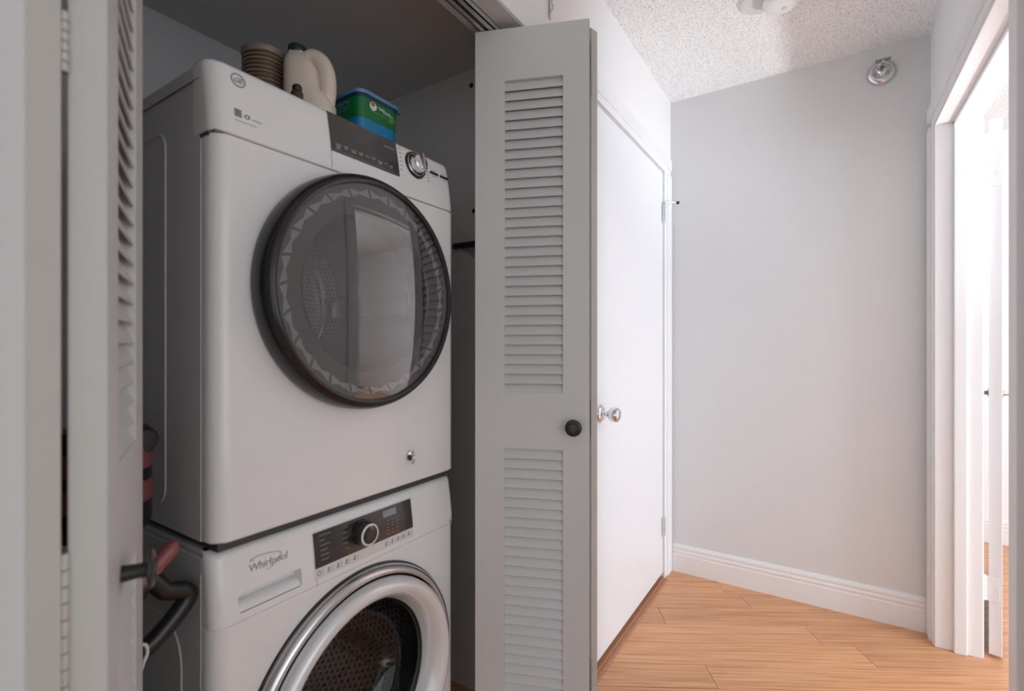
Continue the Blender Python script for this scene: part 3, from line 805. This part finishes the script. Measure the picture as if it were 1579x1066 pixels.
# ---------- washer
WZ = 0.8145
wash = thing('washer', 'white front-loading washer under the dryer', 'washer', (FX - 0.29, YC, 0.0))
OW = Vector((FX - 0.29, YC, 0.0))
def toW(bm):
    bmesh.ops.translate(bm, vec=-OW, verts=list(bm.verts)); return bm
def wxf(z):
    t = max(0.0, (z - 0.688) / (WZ - 0.688)); return FX - 0.016 * t ** 1.6
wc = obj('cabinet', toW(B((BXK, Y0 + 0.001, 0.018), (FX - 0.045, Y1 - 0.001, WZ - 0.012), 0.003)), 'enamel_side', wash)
WYC, WZC = 0.712, 0.405
WC = (0, WYC, WZC)
wf_ = obj('front_panel', toW(loft(bmesh.new(), [(0.10, plan(FX - 0.044, FX, Y0, Y1, 0.030)), (0.686, plan(FX - 0.044, FX, Y0, Y1, 0.030)), (0.6872, plan(FX - 0.044, FX - 0.0012, Y0 + 0.0012, Y1 - 0.0012, 0.029))])), 'enamel', wash)
rings = []
for z in (0.6878, 0.6892, 0.71, 0.735, 0.76, 0.785, WZ - 0.016, WZ - 0.010, WZ - 0.005, WZ - 0.0015, WZ):
    ins = 0.0012 if z < 0.6885 else 0.0
    e = max(0, z - (WZ - 0.016)) / 0.016
    bk = 0.018 * (1 - math.sqrt(max(0, 1 - e * e)))
    rings.append((z, plan(FX - 0.044, wxf(z) - ins - bk, Y0 + ins + bk * 0.3, Y1 - ins - bk * 0.3, 0.022)))
wfa = obj('control_fascia', toW(loft(bmesh.new(), rings)), 'enamel', wash)
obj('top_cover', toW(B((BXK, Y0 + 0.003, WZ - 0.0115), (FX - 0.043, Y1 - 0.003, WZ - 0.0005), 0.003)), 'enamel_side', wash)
obj('plinth', toW(B((FX - 0.05, Y0 + 0.004, 0.018), (FX - 0.006, Y1 - 0.004, 0.098), 0.003)), 'enamel', wash)
for fx_ in (BXK + 0.05, FX - 0.08):
    for fy in (Y0 + 0.05, Y1 - 0.05):
        obj('foot', toW(lathe(bmesh.new(), [(0, 0.0), (0.022, 0.0), (0.022, 0.01), (0.01, 0.012), (0.01, 0.03), (0, 0.03)], (fx_, fy, 0), 'Z', 18)), 'black_plastic', wash)
cut(wf_, [toW(cyl(0.200, FX - 0.08, FX + 0.02, WC))])
cut(wc, [toW(cyl(0.245, FX - 0.45, FX - 0.03, WC))])
# drawer pull pocket
pk = B((FX - 0.030, 0.446, 0.7015), (FX + 0.02, 0.567, 0.7355), 0.006, 3)
cut(wfa, [toW(pk)])
obj('drawer_pull', toW(loft(bmesh.new(), [(0.703, plan(FX - 0.030, FX - 0.0025, 0.4465, 0.5665, 0.004)), (0.709, plan(FX - 0.030, FX - 0.005, 0.4465, 0.5665, 0.004)), (0.716, plan(FX - 0.030, FX - 0.016, 0.4465, 0.5665, 0.004))])), 'enamel', wash)
def wq(y0, y1, z0, z1, lift, n=5):
    bm = bmesh.new(); rows = []
    for i in range(n + 1):
        z = z0 + (z1 - z0) * i / n
        rows.append([bm.verts.new((wxf(z) + lift, y, z)) for y in (y0, y1)] + [bm.verts.new((wxf(z) - 0.001, y, z)) for y in (y1, y0)])
    for a, b in zip(rows, rows[1:]):
        for k in range(4): bm.faces.new((a[k], a[(k+1) % 4], b[(k+1) % 4], b[k]))
    bm.faces.new(rows[0][::-1]); bm.faces.new(rows[-1])
    return bm
obj('drawer_seam', toW(wq(0.5985, 0.5992, 0.6885, 0.708, 0.0004)), 'seam', wash)
fr_ = obj('display_frame', toW(wq(0.5935, 0.8665, 0.7000, 0.7915, 0.0012)), 'light_plastic', wash)
wd = obj('control_display', toW(wq(0.5955, 0.8645, 0.7215, 0.7895, 0.0022)), 'panel_brown', wash)
wd['label'] = 'dark brown control display'
obj('screen', toW(wq(0.775, 0.815, 0.7685, 0.7830, 0.0026)), 'print_grey', wd)
lg = bmesh.new()
for i, w in enumerate((0.026, 0.010, 0.024, 0.016, 0.020, 0.018)):
    z = 0.7815 - i * 0.0095
    merge(lg, wq(0.609, 0.609 + w, z - 0.0008, z + 0.0008, 0.0026, 1))
for i, w in enumerate((0.010, 0.018, 0.018, 0.020, 0.012)):
    z = 0.7800 - i * 0.0105
    merge(lg, wq(0.676 - w + 0.004, 0.676, z - 0.0008, z + 0.0008, 0.0026, 1))
for i in range(5):
    for j in range(3):
        z = 0.7600 - i * 0.0075; y = 0.783 + j * 0.014
        merge(lg, wq(y, y + 0.008, z - 0.0007, z + 0.0007, 0.0026, 1))
stuff(obj('display_legend', toW(lg), 'legend_dark', wd))
ic = bmesh.new()
for i, y in enumerate((0.604, 0.626, 0.648, 0.669, 0.690, 0.778, 0.797, 0.815, 0.832, 0.850)):
    z = 0.7105
    if i == 0:
        t = lathe(bmesh.new(), [(0.0035, 0.0016), (0.0050, 0.0016), (0.0050, 0.0), (0.0035, 0.0)], (wxf(z), y, z), 'X', 20, closed=True); merge(ic, t)
    else:
        merge(ic, wq(y - 0.0035, y + 0.0035, z - 0.0045, z - 0.0015, 0.0016, 1)); merge(ic, wq(y - 0.0015, y + 0.003, z, z + 0.004, 0.0016, 1))
    merge(ic, wq(y + 0.0085, y + 0.0091, z - 0.006, z + 0.005, 0.0016, 1))
stuff(obj('button_icons', toW(ic), 'legend_dark', fr_))
wk = obj('dial', lathe(bmesh.new(), [(0.0, 0.0300), (0.018, 0.0300), (0.0215, 0.0290), (0.0245, 0.0250), (0.0265, 0.0)], (0, 0, 0), 'X', 48), 'black_gloss', wash)
wk.location = Vector((wxf(0.7575) + 0.001, 0.7115, 0.7575)) - OW
obj('dial_ring', lathe(bmesh.new(), [(0.0190, 0.0300), (0.0200, 0.0312), (0.0222, 0.0306), (0.0235, 0.0285), (0.0225, 0.0280), (0.0195, 0.0295)], (0, 0, 0), 'X', 48, closed=True), 'label_white', wk)
obj('dial_mark', B((0.0300, 0.002, 0.012), (0.0304, 0.004, 0.017)), 'legend', wk)
obj('brand_lettering', toW(text_bm('Whirlpool', 0.0185, (wxf(0.768) + 0.0006, 0.4665, 0.7635), (0, 1, 0), (-0.08, 0, 1), shear=0.12, spacing=0.95)), 'logo_grey', wash)
sw = bmesh.new()
tube(sw, spline([(wxf(0.776)+0.0005, 0.478, 0.7815), (wxf(0.78)+0.0005, 0.470, 0.7835), (wxf(0.78)+0.0005, 0.486, 0.7865), (wxf(0.78)+0.0005, 0.512, 0.7840), (wxf(0.77)+0.0005, 0.528, 0.7780), (wxf(0.765)+0.0005, 0.517, 0.7640), (wxf(0.76)+0.0005, 0.503, 0.7580), (wxf(0.76)+0.0005, 0.497, 0.7605)]), 0.0005, 6)
obj('brand_swirl', toW(sw), 'logo_grey', wash)
mk = bmesh.new()
for (y, z0, z1) in ((1.001, 0.690, 0.697), (1.005, 0.690, 0.6975), (1.009, 0.690, 0.694), (1.001, 0.700, 0.7022), (1.008, 0.699, 0.7025)):
    merge(mk, wq(y, y + 0.0022, z0, z1, 0.0005, 1))
stuff(obj('small_mark', toW(mk), 'legend_dark', wash))
# door ring and bowl
F = FX
wdr = obj('door_ring', toW(lathe(bmesh.new(), [(0.272, F + 0.0005), (0.270, F + 0.012), (0.2655, F + 0.020), (0.2600, F + 0.0235), (0.2540, F + 0.0235), (0.2510, F + 0.0215)], WC, 'X', 144)), 'satin_metal', wash)
wdr['label'] = 'round porthole door with a broad satin ring'
obj('door_groove', toW(lathe(bmesh.new(), [(0.2745, F + 0.0003), (0.2735, F + 0.006), (0.2712, F + 0.007)], WC, 'X', 144)), 'black_rim', wdr)
obj('ring_groove', toW(lathe(bmesh.new(), [(0.2515, F + 0.0222), (0.2490, F + 0.0175), (0.2465, F + 0.022)], WC, 'X', 144)), 'black_rim', wdr)
obj('inner_trim', toW(lathe(bmesh.new(), [(0.2470, F + 0.021), (0.2455, F + 0.0330), (0.2400, F + 0.0420), (0.2320, F + 0.0460), (0.2230, F + 0.0450), (0.2130, F + 0.0380), (0.2030, F + 0.0240), (0.1950, F + 0.0060), (0.1905, F - 0.0090)], WC, 'X', 144)), mat('porthole_ring', (0.78, 0.78, 0.79), 0.18, metal=0.2), wdr)
obj('chrome_bead', toW(lathe(bmesh.new(), [(0.1912, F - 0.006), (0.1895, F - 0.009), (0.1885, F - 0.014), (0.1865, F - 0.016), (0.186, F - 0.022)], WC, 'X', 144)), 'black_gloss', wdr)
obj('door_bowl', toW(lathe(bmesh.new(), [(0.187, F - 0.0165), (0.182, F - 0.030), (0.174, F - 0.055), (0.160, F - 0.080), (0.130, F - 0.095), (0.07, F - 0.102), (0.0, F - 0.104)], WC, 'X', 96)), 'washer_glass', wdr)
obj('gasket', toW(lathe(bmesh.new(), [(0.200, F - 0.020), (0.196, F - 0.040), (0.200, F - 0.050), (0.196, F - 0.075), (0.205, F - 0.085)], WC, 'X', 96)), 'grey_rubber', wash)
wdm = bmesh.new(); lathe(wdm, [(0.205, F - 0.085), (0.238, F - 0.10), (0.238, F - 0.40)], (0, 0, 0), 'X', 96)
o = obj('drum', wdm, 'washer_drum', wash); o.location = Vector((0, WYC, WZC)) - OW
wbk = bmesh.new(); lathe(wbk, [(0.238, F - 0.40), (0.10, F - 0.385), (0.0, F - 0.375)], (0, 0, 0), 'X', 96)
o = obj('drum_back', wbk, 'steel', wash); o.location = Vector((0, WYC, WZC)) - OW
for k in range(3):
    a = 2*PI*k/3 + 2.2
    t = bmesh.new()
    loft(t, [(0.236, plan(F - 0.38, F - 0.12, -0.03, 0.03, 0.02, 0.02)), (0.205, plan(F - 0.37, F - 0.13, -0.018, 0.018, 0.015, 0.015)), (0.19, plan(F - 0.35, F - 0.15, -0.008, 0.008, 0.007, 0.007))])
    bm = bmesh.new(); merge(bm, t, Matrix.Rotation(a, 4, 'X'))
    o = obj('lifter', bm, 'washer_drum', wash); o.location = Vector((0, WYC, WZC)) - OW
obj('side_emboss', toW(side_rect(Y0 + 0.0008, -1.36, -0.965, 0.10, 0.662, 0.07, 0.0045)), 'enamel_side', wash)
obj('side_seam', toW(B((FX - 0.0455, Y0 - 0.0006, 0.10), (FX - 0.0435, Y0 + 0.002, 0.775))), 'light_plastic', wash)

# small magnetic clip on the dryer front
mc = thing('magnetic_clip', 'small chrome clip stuck low on the dryer front', 'clip', (FX, 0.8525, 0.885))
obj('clip_disc', lathe(bmesh.new(), [(0, 0.007), (0.006, 0.007), (0.0085, 0.005), (0.0090, 0.0), (0, 0.0)], (0, 0.002, 0.018), 'X', 24), 'chrome', mc)
obj('clip_arm', tube(bmesh.new(), spline([(0.006, 0.003, 0.018), (0.016, -0.001, 0.013), (0.016, -0.002, 0.004), (0.010, 0.0, -0.004)]), [0.0032]*12 + [0.003]*13, 10), 'chrome', mc)
obj('clip_jaw', B((0.001, -0.008, 0.004), (0.012, -0.003, 0.016), 0.0015), 'black_gloss', mc)

# ------------------------------------------------------------------ things on top of the dryer
TOP = DZ1
# ribbed brown jar
jar = thing('ribbed_jar', 'brown ribbed round jar with pale rings on the dryer', 'jar', (-1.075, 0.624, TOP))
JS = 0.86
prof = [(0, 0.0), (0.045, 0.0)]
for i in range(17):
    z = 0.006 + i * 0.0105
    prof += [(0.0460, z), (0.0474, z + 0.003), (0.0474, z + 0.0075), (0.0460, z + 0.0102)]
prof += [(0.0465, 0.186), (0.044, 0.190), (0, 0.190)]
obj('jar_body', lathe(bmesh.new(), prof, (0, 0, 0), 'Z', 56), 'brown', jar)
for i in range(17):
    z = 0.006 + i * 0.0105; w = (0.0005, 0.0002, 0.0007)[i % 3]
    obj('pale_ring', lathe(bmesh.new(), [(0.0465, z + 0.0095 - w), (0.0482, z + 0.0100 - w * 0.5), (0.0482, z + 0.0100 + w * 0.5), (0.0465, z + 0.0105 + w)], (0, 0, 0), 'Z', 48), 'tan', jar)
for ch in jar.children: ch.scale = (1, 1, JS)
jl_ = obj('jar_lid', lathe(bmesh.new(), [(0.048, 0.184), (0.0498, 0.187), (0.0498, 0.197), (0.047, 0.200), (0, 0.2005)], (0, 0, 0), 'Z', 56), mat('lid_grey_brown', (0.24, 0.20, 0.17), 0.45), jar)
jl_.scale = (1, 1, JS)

# beige jug with a moulded handle
jug = thing('detergent_jug', 'beige plastic jug with a dark green cap on the dryer', 'jug', (-0.972, 0.668, TOP), math.radians(-50))
def oval(ax, ay, n=40, cx=0, cy=0): return [(cx + ax*math.copysign(abs(math.cos(2*PI*k/n))**0.75, math.cos(2*PI*k/n)), cy + ay*math.copysign(abs(math.sin(2*PI*k/n))**0.75, math.sin(2*PI*k/n))) for k in range(n)]
jb_ = loft(bmesh.new(), [(0.0, oval(0.036, 0.048)), (0.005, oval(0.041, 0.054)), (0.045, oval(0.041, 0.054)), (0.060, oval(0.040, 0.047, cy=-0.007)), (0.075, oval(0.040, 0.040, cy=-0.014)), (0.118, oval(0.039, 0.037, cy=-0.017)), (0.138, oval(0.033, 0.031, cy=-0.022)), (0.150, oval(0.024, 0.024, cy=-0.026)), (0.157, oval(0.0185, 0.0185, cy=-0.028)), (0.163, oval(0.0175, 0.0175, cy=-0.028))])
obj('jug_body', jb_, 'jug', jug, 60)
hp = spline([(0, -0.018, 0.140), (0, 0.002, 0.154), (0, 0.021, 0.146), (0, 0.033, 0.122), (0, 0.037, 0.088), (0, 0.036, 0.055), (0, 0.032, 0.025)], 8)
obj('handle', tube(bmesh.new(), hp, [0.0145 + 0.005*math.sin(PI*i/(len(hp)-1)) for i in range(len(hp))], 18), 'jug', jug)
obj('cap', lathe(bmesh.new(), [(0.0190, 0.158), (0.0195, 0.160), (0.0195, 0.173), (0.0175, 0.176), (0, 0.1765)], (0, -0.028, 0), 'Z', 32), 'cap_green', jug)

# small dark brown bottle in front of the jug
sbt = thing('small_bottle', 'tiny dark brown bottle at the foot of the jug', 'bottle', (-0.903, 0.590, TOP))
obj('bottle_body', lathe(bmesh.new(), [(0, 0), (0.011, 0), (0.012, 0.003), (0.012, 0.020), (0.009, 0.025), (0.008, 0.027)], (0, 0, 0), 'Z', 24), mat('dark_brown_glass', (0.05, 0.03, 0.02), 0.25), sbt)
obj('bottle_cap', lathe(bmesh.new(), [(0.009, 0.026), (0.0095, 0.027), (0.0095, 0.034), (0.007, 0.037), (0, 0.037)], (0, 0, 0), 'Z', 20), 'black_plastic', sbt)

# green and blue tub of detergent capsules
TBX, TBY = -0.995, 0.838
tub = thing('capsule_tub', 'green and blue plastic tub with a blue lid on the dryer', 'tub', (TBX, TBY, TOP))
def rr(hx, hy, r): return plan(-hx, hx, -hy, hy, r, r, 6)
obj('tub_base', loft(bmesh.new(), [(0.0, rr(0.052, 0.056, 0.018)), (0.003, rr(0.055, 0.059, 0.020)), (0.060, rr(0.0585, 0.0625, 0.022))]), 'tub_blue', tub)
obj('tub_wrap', loft(bmesh.new(), [(0.060, rr(0.0589, 0.0629, 0.022)), (0.108, rr(0.0612, 0.0652, 0.023))]), 'tub_green', tub)
obj('lid_skirt', loft(bmesh.new(), [(0.108, rr(0.0617, 0.0657, 0.023)), (0.116, rr(0.0620, 0.0660, 0.023))]), 'tub_navy', tub)
obj('lid', loft(bmesh.new(), [(0.116, rr(0.0645, 0.0690, 0.024)), (0.118, rr(0.0655, 0.0700, 0.025)), (0.124, rr(0.0655, 0.0700, 0.025)), (0.126, rr(0.063, 0.0675, 0.024))]), 'tub_lid', tub)
obj('lid_tab', B((0.040, 0.068, 0.1165), (0.056, 0.078, 0.1190), 0.001), 'tub_lid', tub)
# wrap graphics on the front (+X) and on the near end (-Y)
fz = lambda z: 0.0594 + (z - 0.072) / 0.036 * 0.0018 + 0.0005
lb = bmesh.new(); t = lathe(bmesh.new(), [(0, 0.0006), (0.0105, 0.0006), (0.0105, -0.001)], (0, 0, 0), 'X', 32, smooth=False)
merge(lb, t, Matrix.Translation((fz(0.095), -0.024, 0.0950)))
bdg = obj('round_badge', lb, 'label_white', tub)
lb = bmesh.new(); t = lathe(bmesh.new(), [(0, 0.0012), (0.0062, 0.0012), (0.0062, -0.001)], (0, 0, 0), 'X', 24, smooth=False)
merge(lb, t, Matrix.Translation((fz(0.097), -0.0250, 0.0985)))
obj('badge_dot', lb, 'label_red', bdg)
lb = bmesh.new(); x = fz(0.097) + 0.0014
for a, b, c_ in (((-0.031, 0.0950), (-0.026, 0.0910), 0.002), ((-0.026, 0.0910), (-0.016, 0.0990), 0.002)):
    dv = Vector((b[0]-a[0], b[1]-a[1])).normalized(); nn = Vector((-dv.y, dv.x)) * c_ / 2
    q = [(a[0]+nn.x, a[1]+nn.y), (b[0]+nn.x, b[1]+nn.y), (b[0]-nn.x, b[1]-nn.y), (a[0]-nn.x, a[1]-nn.y)]
    lb.faces.new([lb.verts.new((x, y, z)) for y, z in q])
obj('check_mark', lb, 'label_white', bdg)
lb = bmesh.new(); rnd = random.Random(3)
for row, (z, y0, y1) in enumerate(((0.0985, -0.009, 0.014), (0.0950, -0.004, 0.030), (0.0915, 0.008, 0.040))):
    y = y0
    while y < y1:
        w = rnd.uniform(0.002, 0.005); bx(lb, (fz(z) - 0.001, y, z - 0.0009), (fz(z) + 0.0002, y + w, z + 0.0009)); y += w + 0.0012
stuff(obj('wrap_print', lb, 'label_white', tub))
lb = bmesh.new(); y = -0.028
while y < 0.020:
    w = rnd.uniform(0.002, 0.005); bx(lb, (fz(0.083) - 0.001, y, 0.0815), (fz(0.083) + 0.0002, y + w, 0.0830)); y += w + 0.0012
t = lathe(bmesh.new(), [(0.0080, 0.0006), (0.0092, 0.0006), (0.0092, -0.001), (0.0080, -0.001)], (0, 0, 0), 'X', 28, closed=True)
merge(lb, t, Matrix.Translation((fz(0.084), 0.036, 0.0835)))
for z in (0.0805, 0.0835, 0.0865): bx(lb, (fz(z) - 0.001, 0.0315, z - 0.0007), (fz(z) + 0.0002, 0.0405, z + 0.0007))
stuff(obj('wrap_seal', lb, 'label_yellow', tub))
lb = bmesh.new()
for (x0, x1, z0, z1) in ((-0.022, 0.000, 0.098, 0.103), (0.008, 0.024, 0.098, 0.103), (-0.02, 0.024, 0.088, 0.090), (-0.02, 0.016, 0.082, 0.084)):
    bx(lb, (x0, -0.0652, z0), (x1, -0.0630, z1))
stuff(obj('end_print', lb, 'tub_lid', tub))

# ------------------------------------------------------------------ closet right wall fittings
wb = thing('shelf_clip', 'dark shelf clip screwed to the closet side wall', 'bracket', (-1.03, CY1, 1.49))
obj('clip_arm', B((-0.050, -0.020, 0.006), (0.050, 0.0, 0.024), 0.003), 'black_plastic', wb)
fan = bmesh.new()
v0 = [fan.verts.new(p) for p in ((-0.028, 0.0, 0.006), (0.040, 0.0, 0.006), (0.030, 0.0, -0.030), (0.004, 0.0, -0.008))]
v1 = [fan.verts.new((v.co.x, -0.006, v.co.z)) for v in v0]
for k in range(4): fan.faces.new((v0[k], v0[(k+1) % 4], v1[(k+1) % 4], v1[k]))
fan.faces.new(v0[::-1]); fan.faces.new(v1)
obj('clip_gusset', fan, 'grey_plastic', wb)
for (x, z, lab) in ((-1.012, 2.045, 'black screw plug high on the closet side wall'), (-1.001, 1.619, 'black screw plug above the dark shelf clip')):
    an = obj('screw_plug', lathe(bmesh.new(), [(0, -0.006), (0.005, -0.0055), (0.0075, -0.003), (0.008, 0.0)], (0, 0, 0), 'Y', 18), 'black_plastic')
    an.location = (x, CY1, z); tag(an, lab, 'screw plug', 'screw plugs in the closet wall')

# ------------------------------------------------------------------ cleaning gear between dryer and closet wall
vc = thing('stick_vacuum', 'dark stick vacuum with dusty pink bands standing beside the dryer', 'vacuum', (-1.02, 0.311, 0.0))
obj('floor_head', B((-0.09, -0.15, 0.001), (0.05, 0.07, 0.06), 0.02, 4), 'black_plastic', vc)
obj('pole', tube(bmesh.new(), [(0, 0, 0.05), (0, 0, 0.88)], 0.014, 16), 'grey_plastic', vc)
obj('motor_body', lathe(bmesh.new(), [(0, 0.85), (0.055, 0.85), (0.066, 0.865), (0.066, 1.012), (0.060, 1.026), (0.040, 1.032), (0, 1.033)], (0, 0, 0), 'Z', 40), 'black_plastic', vc)
for z0, z1 in ((0.901, 0.937), (0.957, 0.993)):
    obj('pink_band', lathe(bmesh.new(), [(0.066, z0), (0.0685, z0 + 0.002), (0.0685, z1 - 0.002), (0.066, z1)], (0, 0, 0), 'Z', 40), 'pink', vc)
obj('exhaust', lathe(bmesh.new(), [(0, 0.016), (0.018, 0.015), (0.022, 0.008), (0.024, 0.0)], (0.042, 0.040, 1.004), 'X', 24), 'black_plastic', vc)
hg = thing('hand_steamer', 'black hand appliance with a looped handle and pink grip beside the washer', 'appliance', (-0.90, 0.30, 0.0))
obj('stand_pole', tube(bmesh.new(), [(-0.02, -0.03, 0.0), (-0.02, -0.03, 0.70)], 0.022, 16), 'black_plastic', hg)
obj('loop_handle', tube(bmesh.new(), spline([(-0.02, -0.03, 0.70), (0.0, 0.0, 0.755), (0.0, 0.03, 0.795), (0.0, 0.055, 0.768), (0.0, 0.082, 0.757), (0.0, 0.087, 0.742), (0.0, 0.060, 0.712), (0.0, 0.030, 0.690), (-0.01, 0.0, 0.682), (-0.02, -0.03, 0.66)], 6), 0.0145, 14), 'black_plastic', hg)
obj('loop_highlight', tube(bmesh.new(), spline([(0.004, 0.070, 0.722), (0.004, 0.045, 0.700), (0.004, 0.025, 0.684), (0.0, 0.0, 0.676)], 6), 0.0062, 10), 'grey_plastic', hg)  # grey strip painted in as the highlight along the lower loop
obj('pink_grip', tube(bmesh.new(), spline([(0.0, 0.008, 0.786), (0.0, 0.030, 0.803), (0.0, 0.052, 0.822), (0.0, 0.068, 0.836), (0.0, 0.074, 0.838)], 5), [0.014]*8 + [0.013]*6 + [0.012, 0.011, 0.009, 0.007, 0.006, 0.004, 0.002], 14), 'pink', hg)
obj('grip_post', tube(bmesh.new(), [(0.0, 0.010, 0.74), (0.0, 0.006, 0.784)], 0.010, 12), 'black_plastic', hg)
cd = tag(obj('power_cord', tube(bmesh.new(), spline([(-0.885, 0.300, 0.0), (-0.885, 0.300, 0.30), (-0.885, 0.302, 0.60), (-0.880, 0.316, 0.672), (-0.880, 0.3225, 0.690), (-0.880, 0.3205, 0.704), (-0.880, 0.310, 0.706), (-0.880, 0.300, 0.690), (-0.885, 0.296, 0.60), (-0.885, 0.292, 0.30)], 6), 0.0025, 8), 'light_plastic'), 'white cord looped below the black looped handle', 'cord')

# ------------------------------------------------------------------ hall fittings
spk = thing('fire_sprinkler', 'chrome sidewall fire sprinkler high on the grey end wall', 'sprinkler', (0.190, YB, 2.318))
def ly(prof, c=(0, 0, 0), n=40): return lathe(bmesh.new(), [(r, -a) for r, a in prof], c, 'Y', n)
obj('escutcheon', ly([(0.050, 0.0), (0.050, 0.004), (0.046, 0.012), (0.038, 0.018), (0.032, 0.019), (0.030, 0.012), (0.0, 0.010)]), 'satin_metal', spk)
obj('sprinkler_body', ly([(0.016, 0.010), (0.016, 0.030), (0.012, 0.034), (0.012, 0.042), (0, 0.042)]), 'chrome', spk)
obj('frame_arm', tube(bmesh.new(), spline([(-0.012, -0.036, 0.0), (-0.017, -0.050, 0.004), (-0.012, -0.066, 0.008), (0.0, -0.072, 0.010)]), 0.0028, 8), 'satin_metal', spk)
obj('frame_arm', tube(bmesh.new(), spline([(0.012, -0.036, 0.0), (0.017, -0.050, 0.004), (0.012, -0.066, 0.008), (0.0, -0.072, 0.010)]), 0.0028, 8), 'satin_metal', spk)
obj('glass_bulb', ly([(0.0, 0.040), (0.003, 0.044), (0.003, 0.064), (0.0, 0.068)]), 'black_gloss', spk)
obj('deflector', B((-0.026, -0.082, 0.020), (0.026, -0.055, 0.0235), 0.001), 'grey_plastic', spk)
obj('deflector_stem', B((-0.005, -0.078, 0.006), (0.005, -0.070, 0.021), 0.001), 'satin_metal', spk)

sd = thing('smoke_detector', 'white round smoke detector on the popcorn ceiling', 'detector', (-0.160, 1.985, CZ))
obj('mount_plate', lathe(bmesh.new(), [(0, -0.012), (0.066, -0.012), (0.070, -0.008), (0.070, 0.0), (0, 0.0)], (-0.045, 0.0, 0), 'Z', 48), 'light_plastic', sd)
obj('detector_body', lathe(bmesh.new(), [(0.062, -0.010), (0.064, -0.016), (0.062, -0.034), (0.054, -0.046), (0.040, -0.052), (0.0, -0.054)], (0.022, 0.0, 0), 'Z', 48), 'trim', sd)
obj('test_button', lathe(bmesh.new(), [(0.010, -0.0525), (0.010, -0.056), (0.008, -0.057), (0, -0.057)], (0.030, 0.012, 0), 'Z', 20), 'light_plastic', sd)
obj('sensor_vents', lathe(bmesh.new(), [(0.0635, -0.022), (0.0645, -0.024), (0.0640, -0.028), (0.0630, -0.029)], (0.022, 0, 0), 'Z', 48), 'grey_plastic', sd)
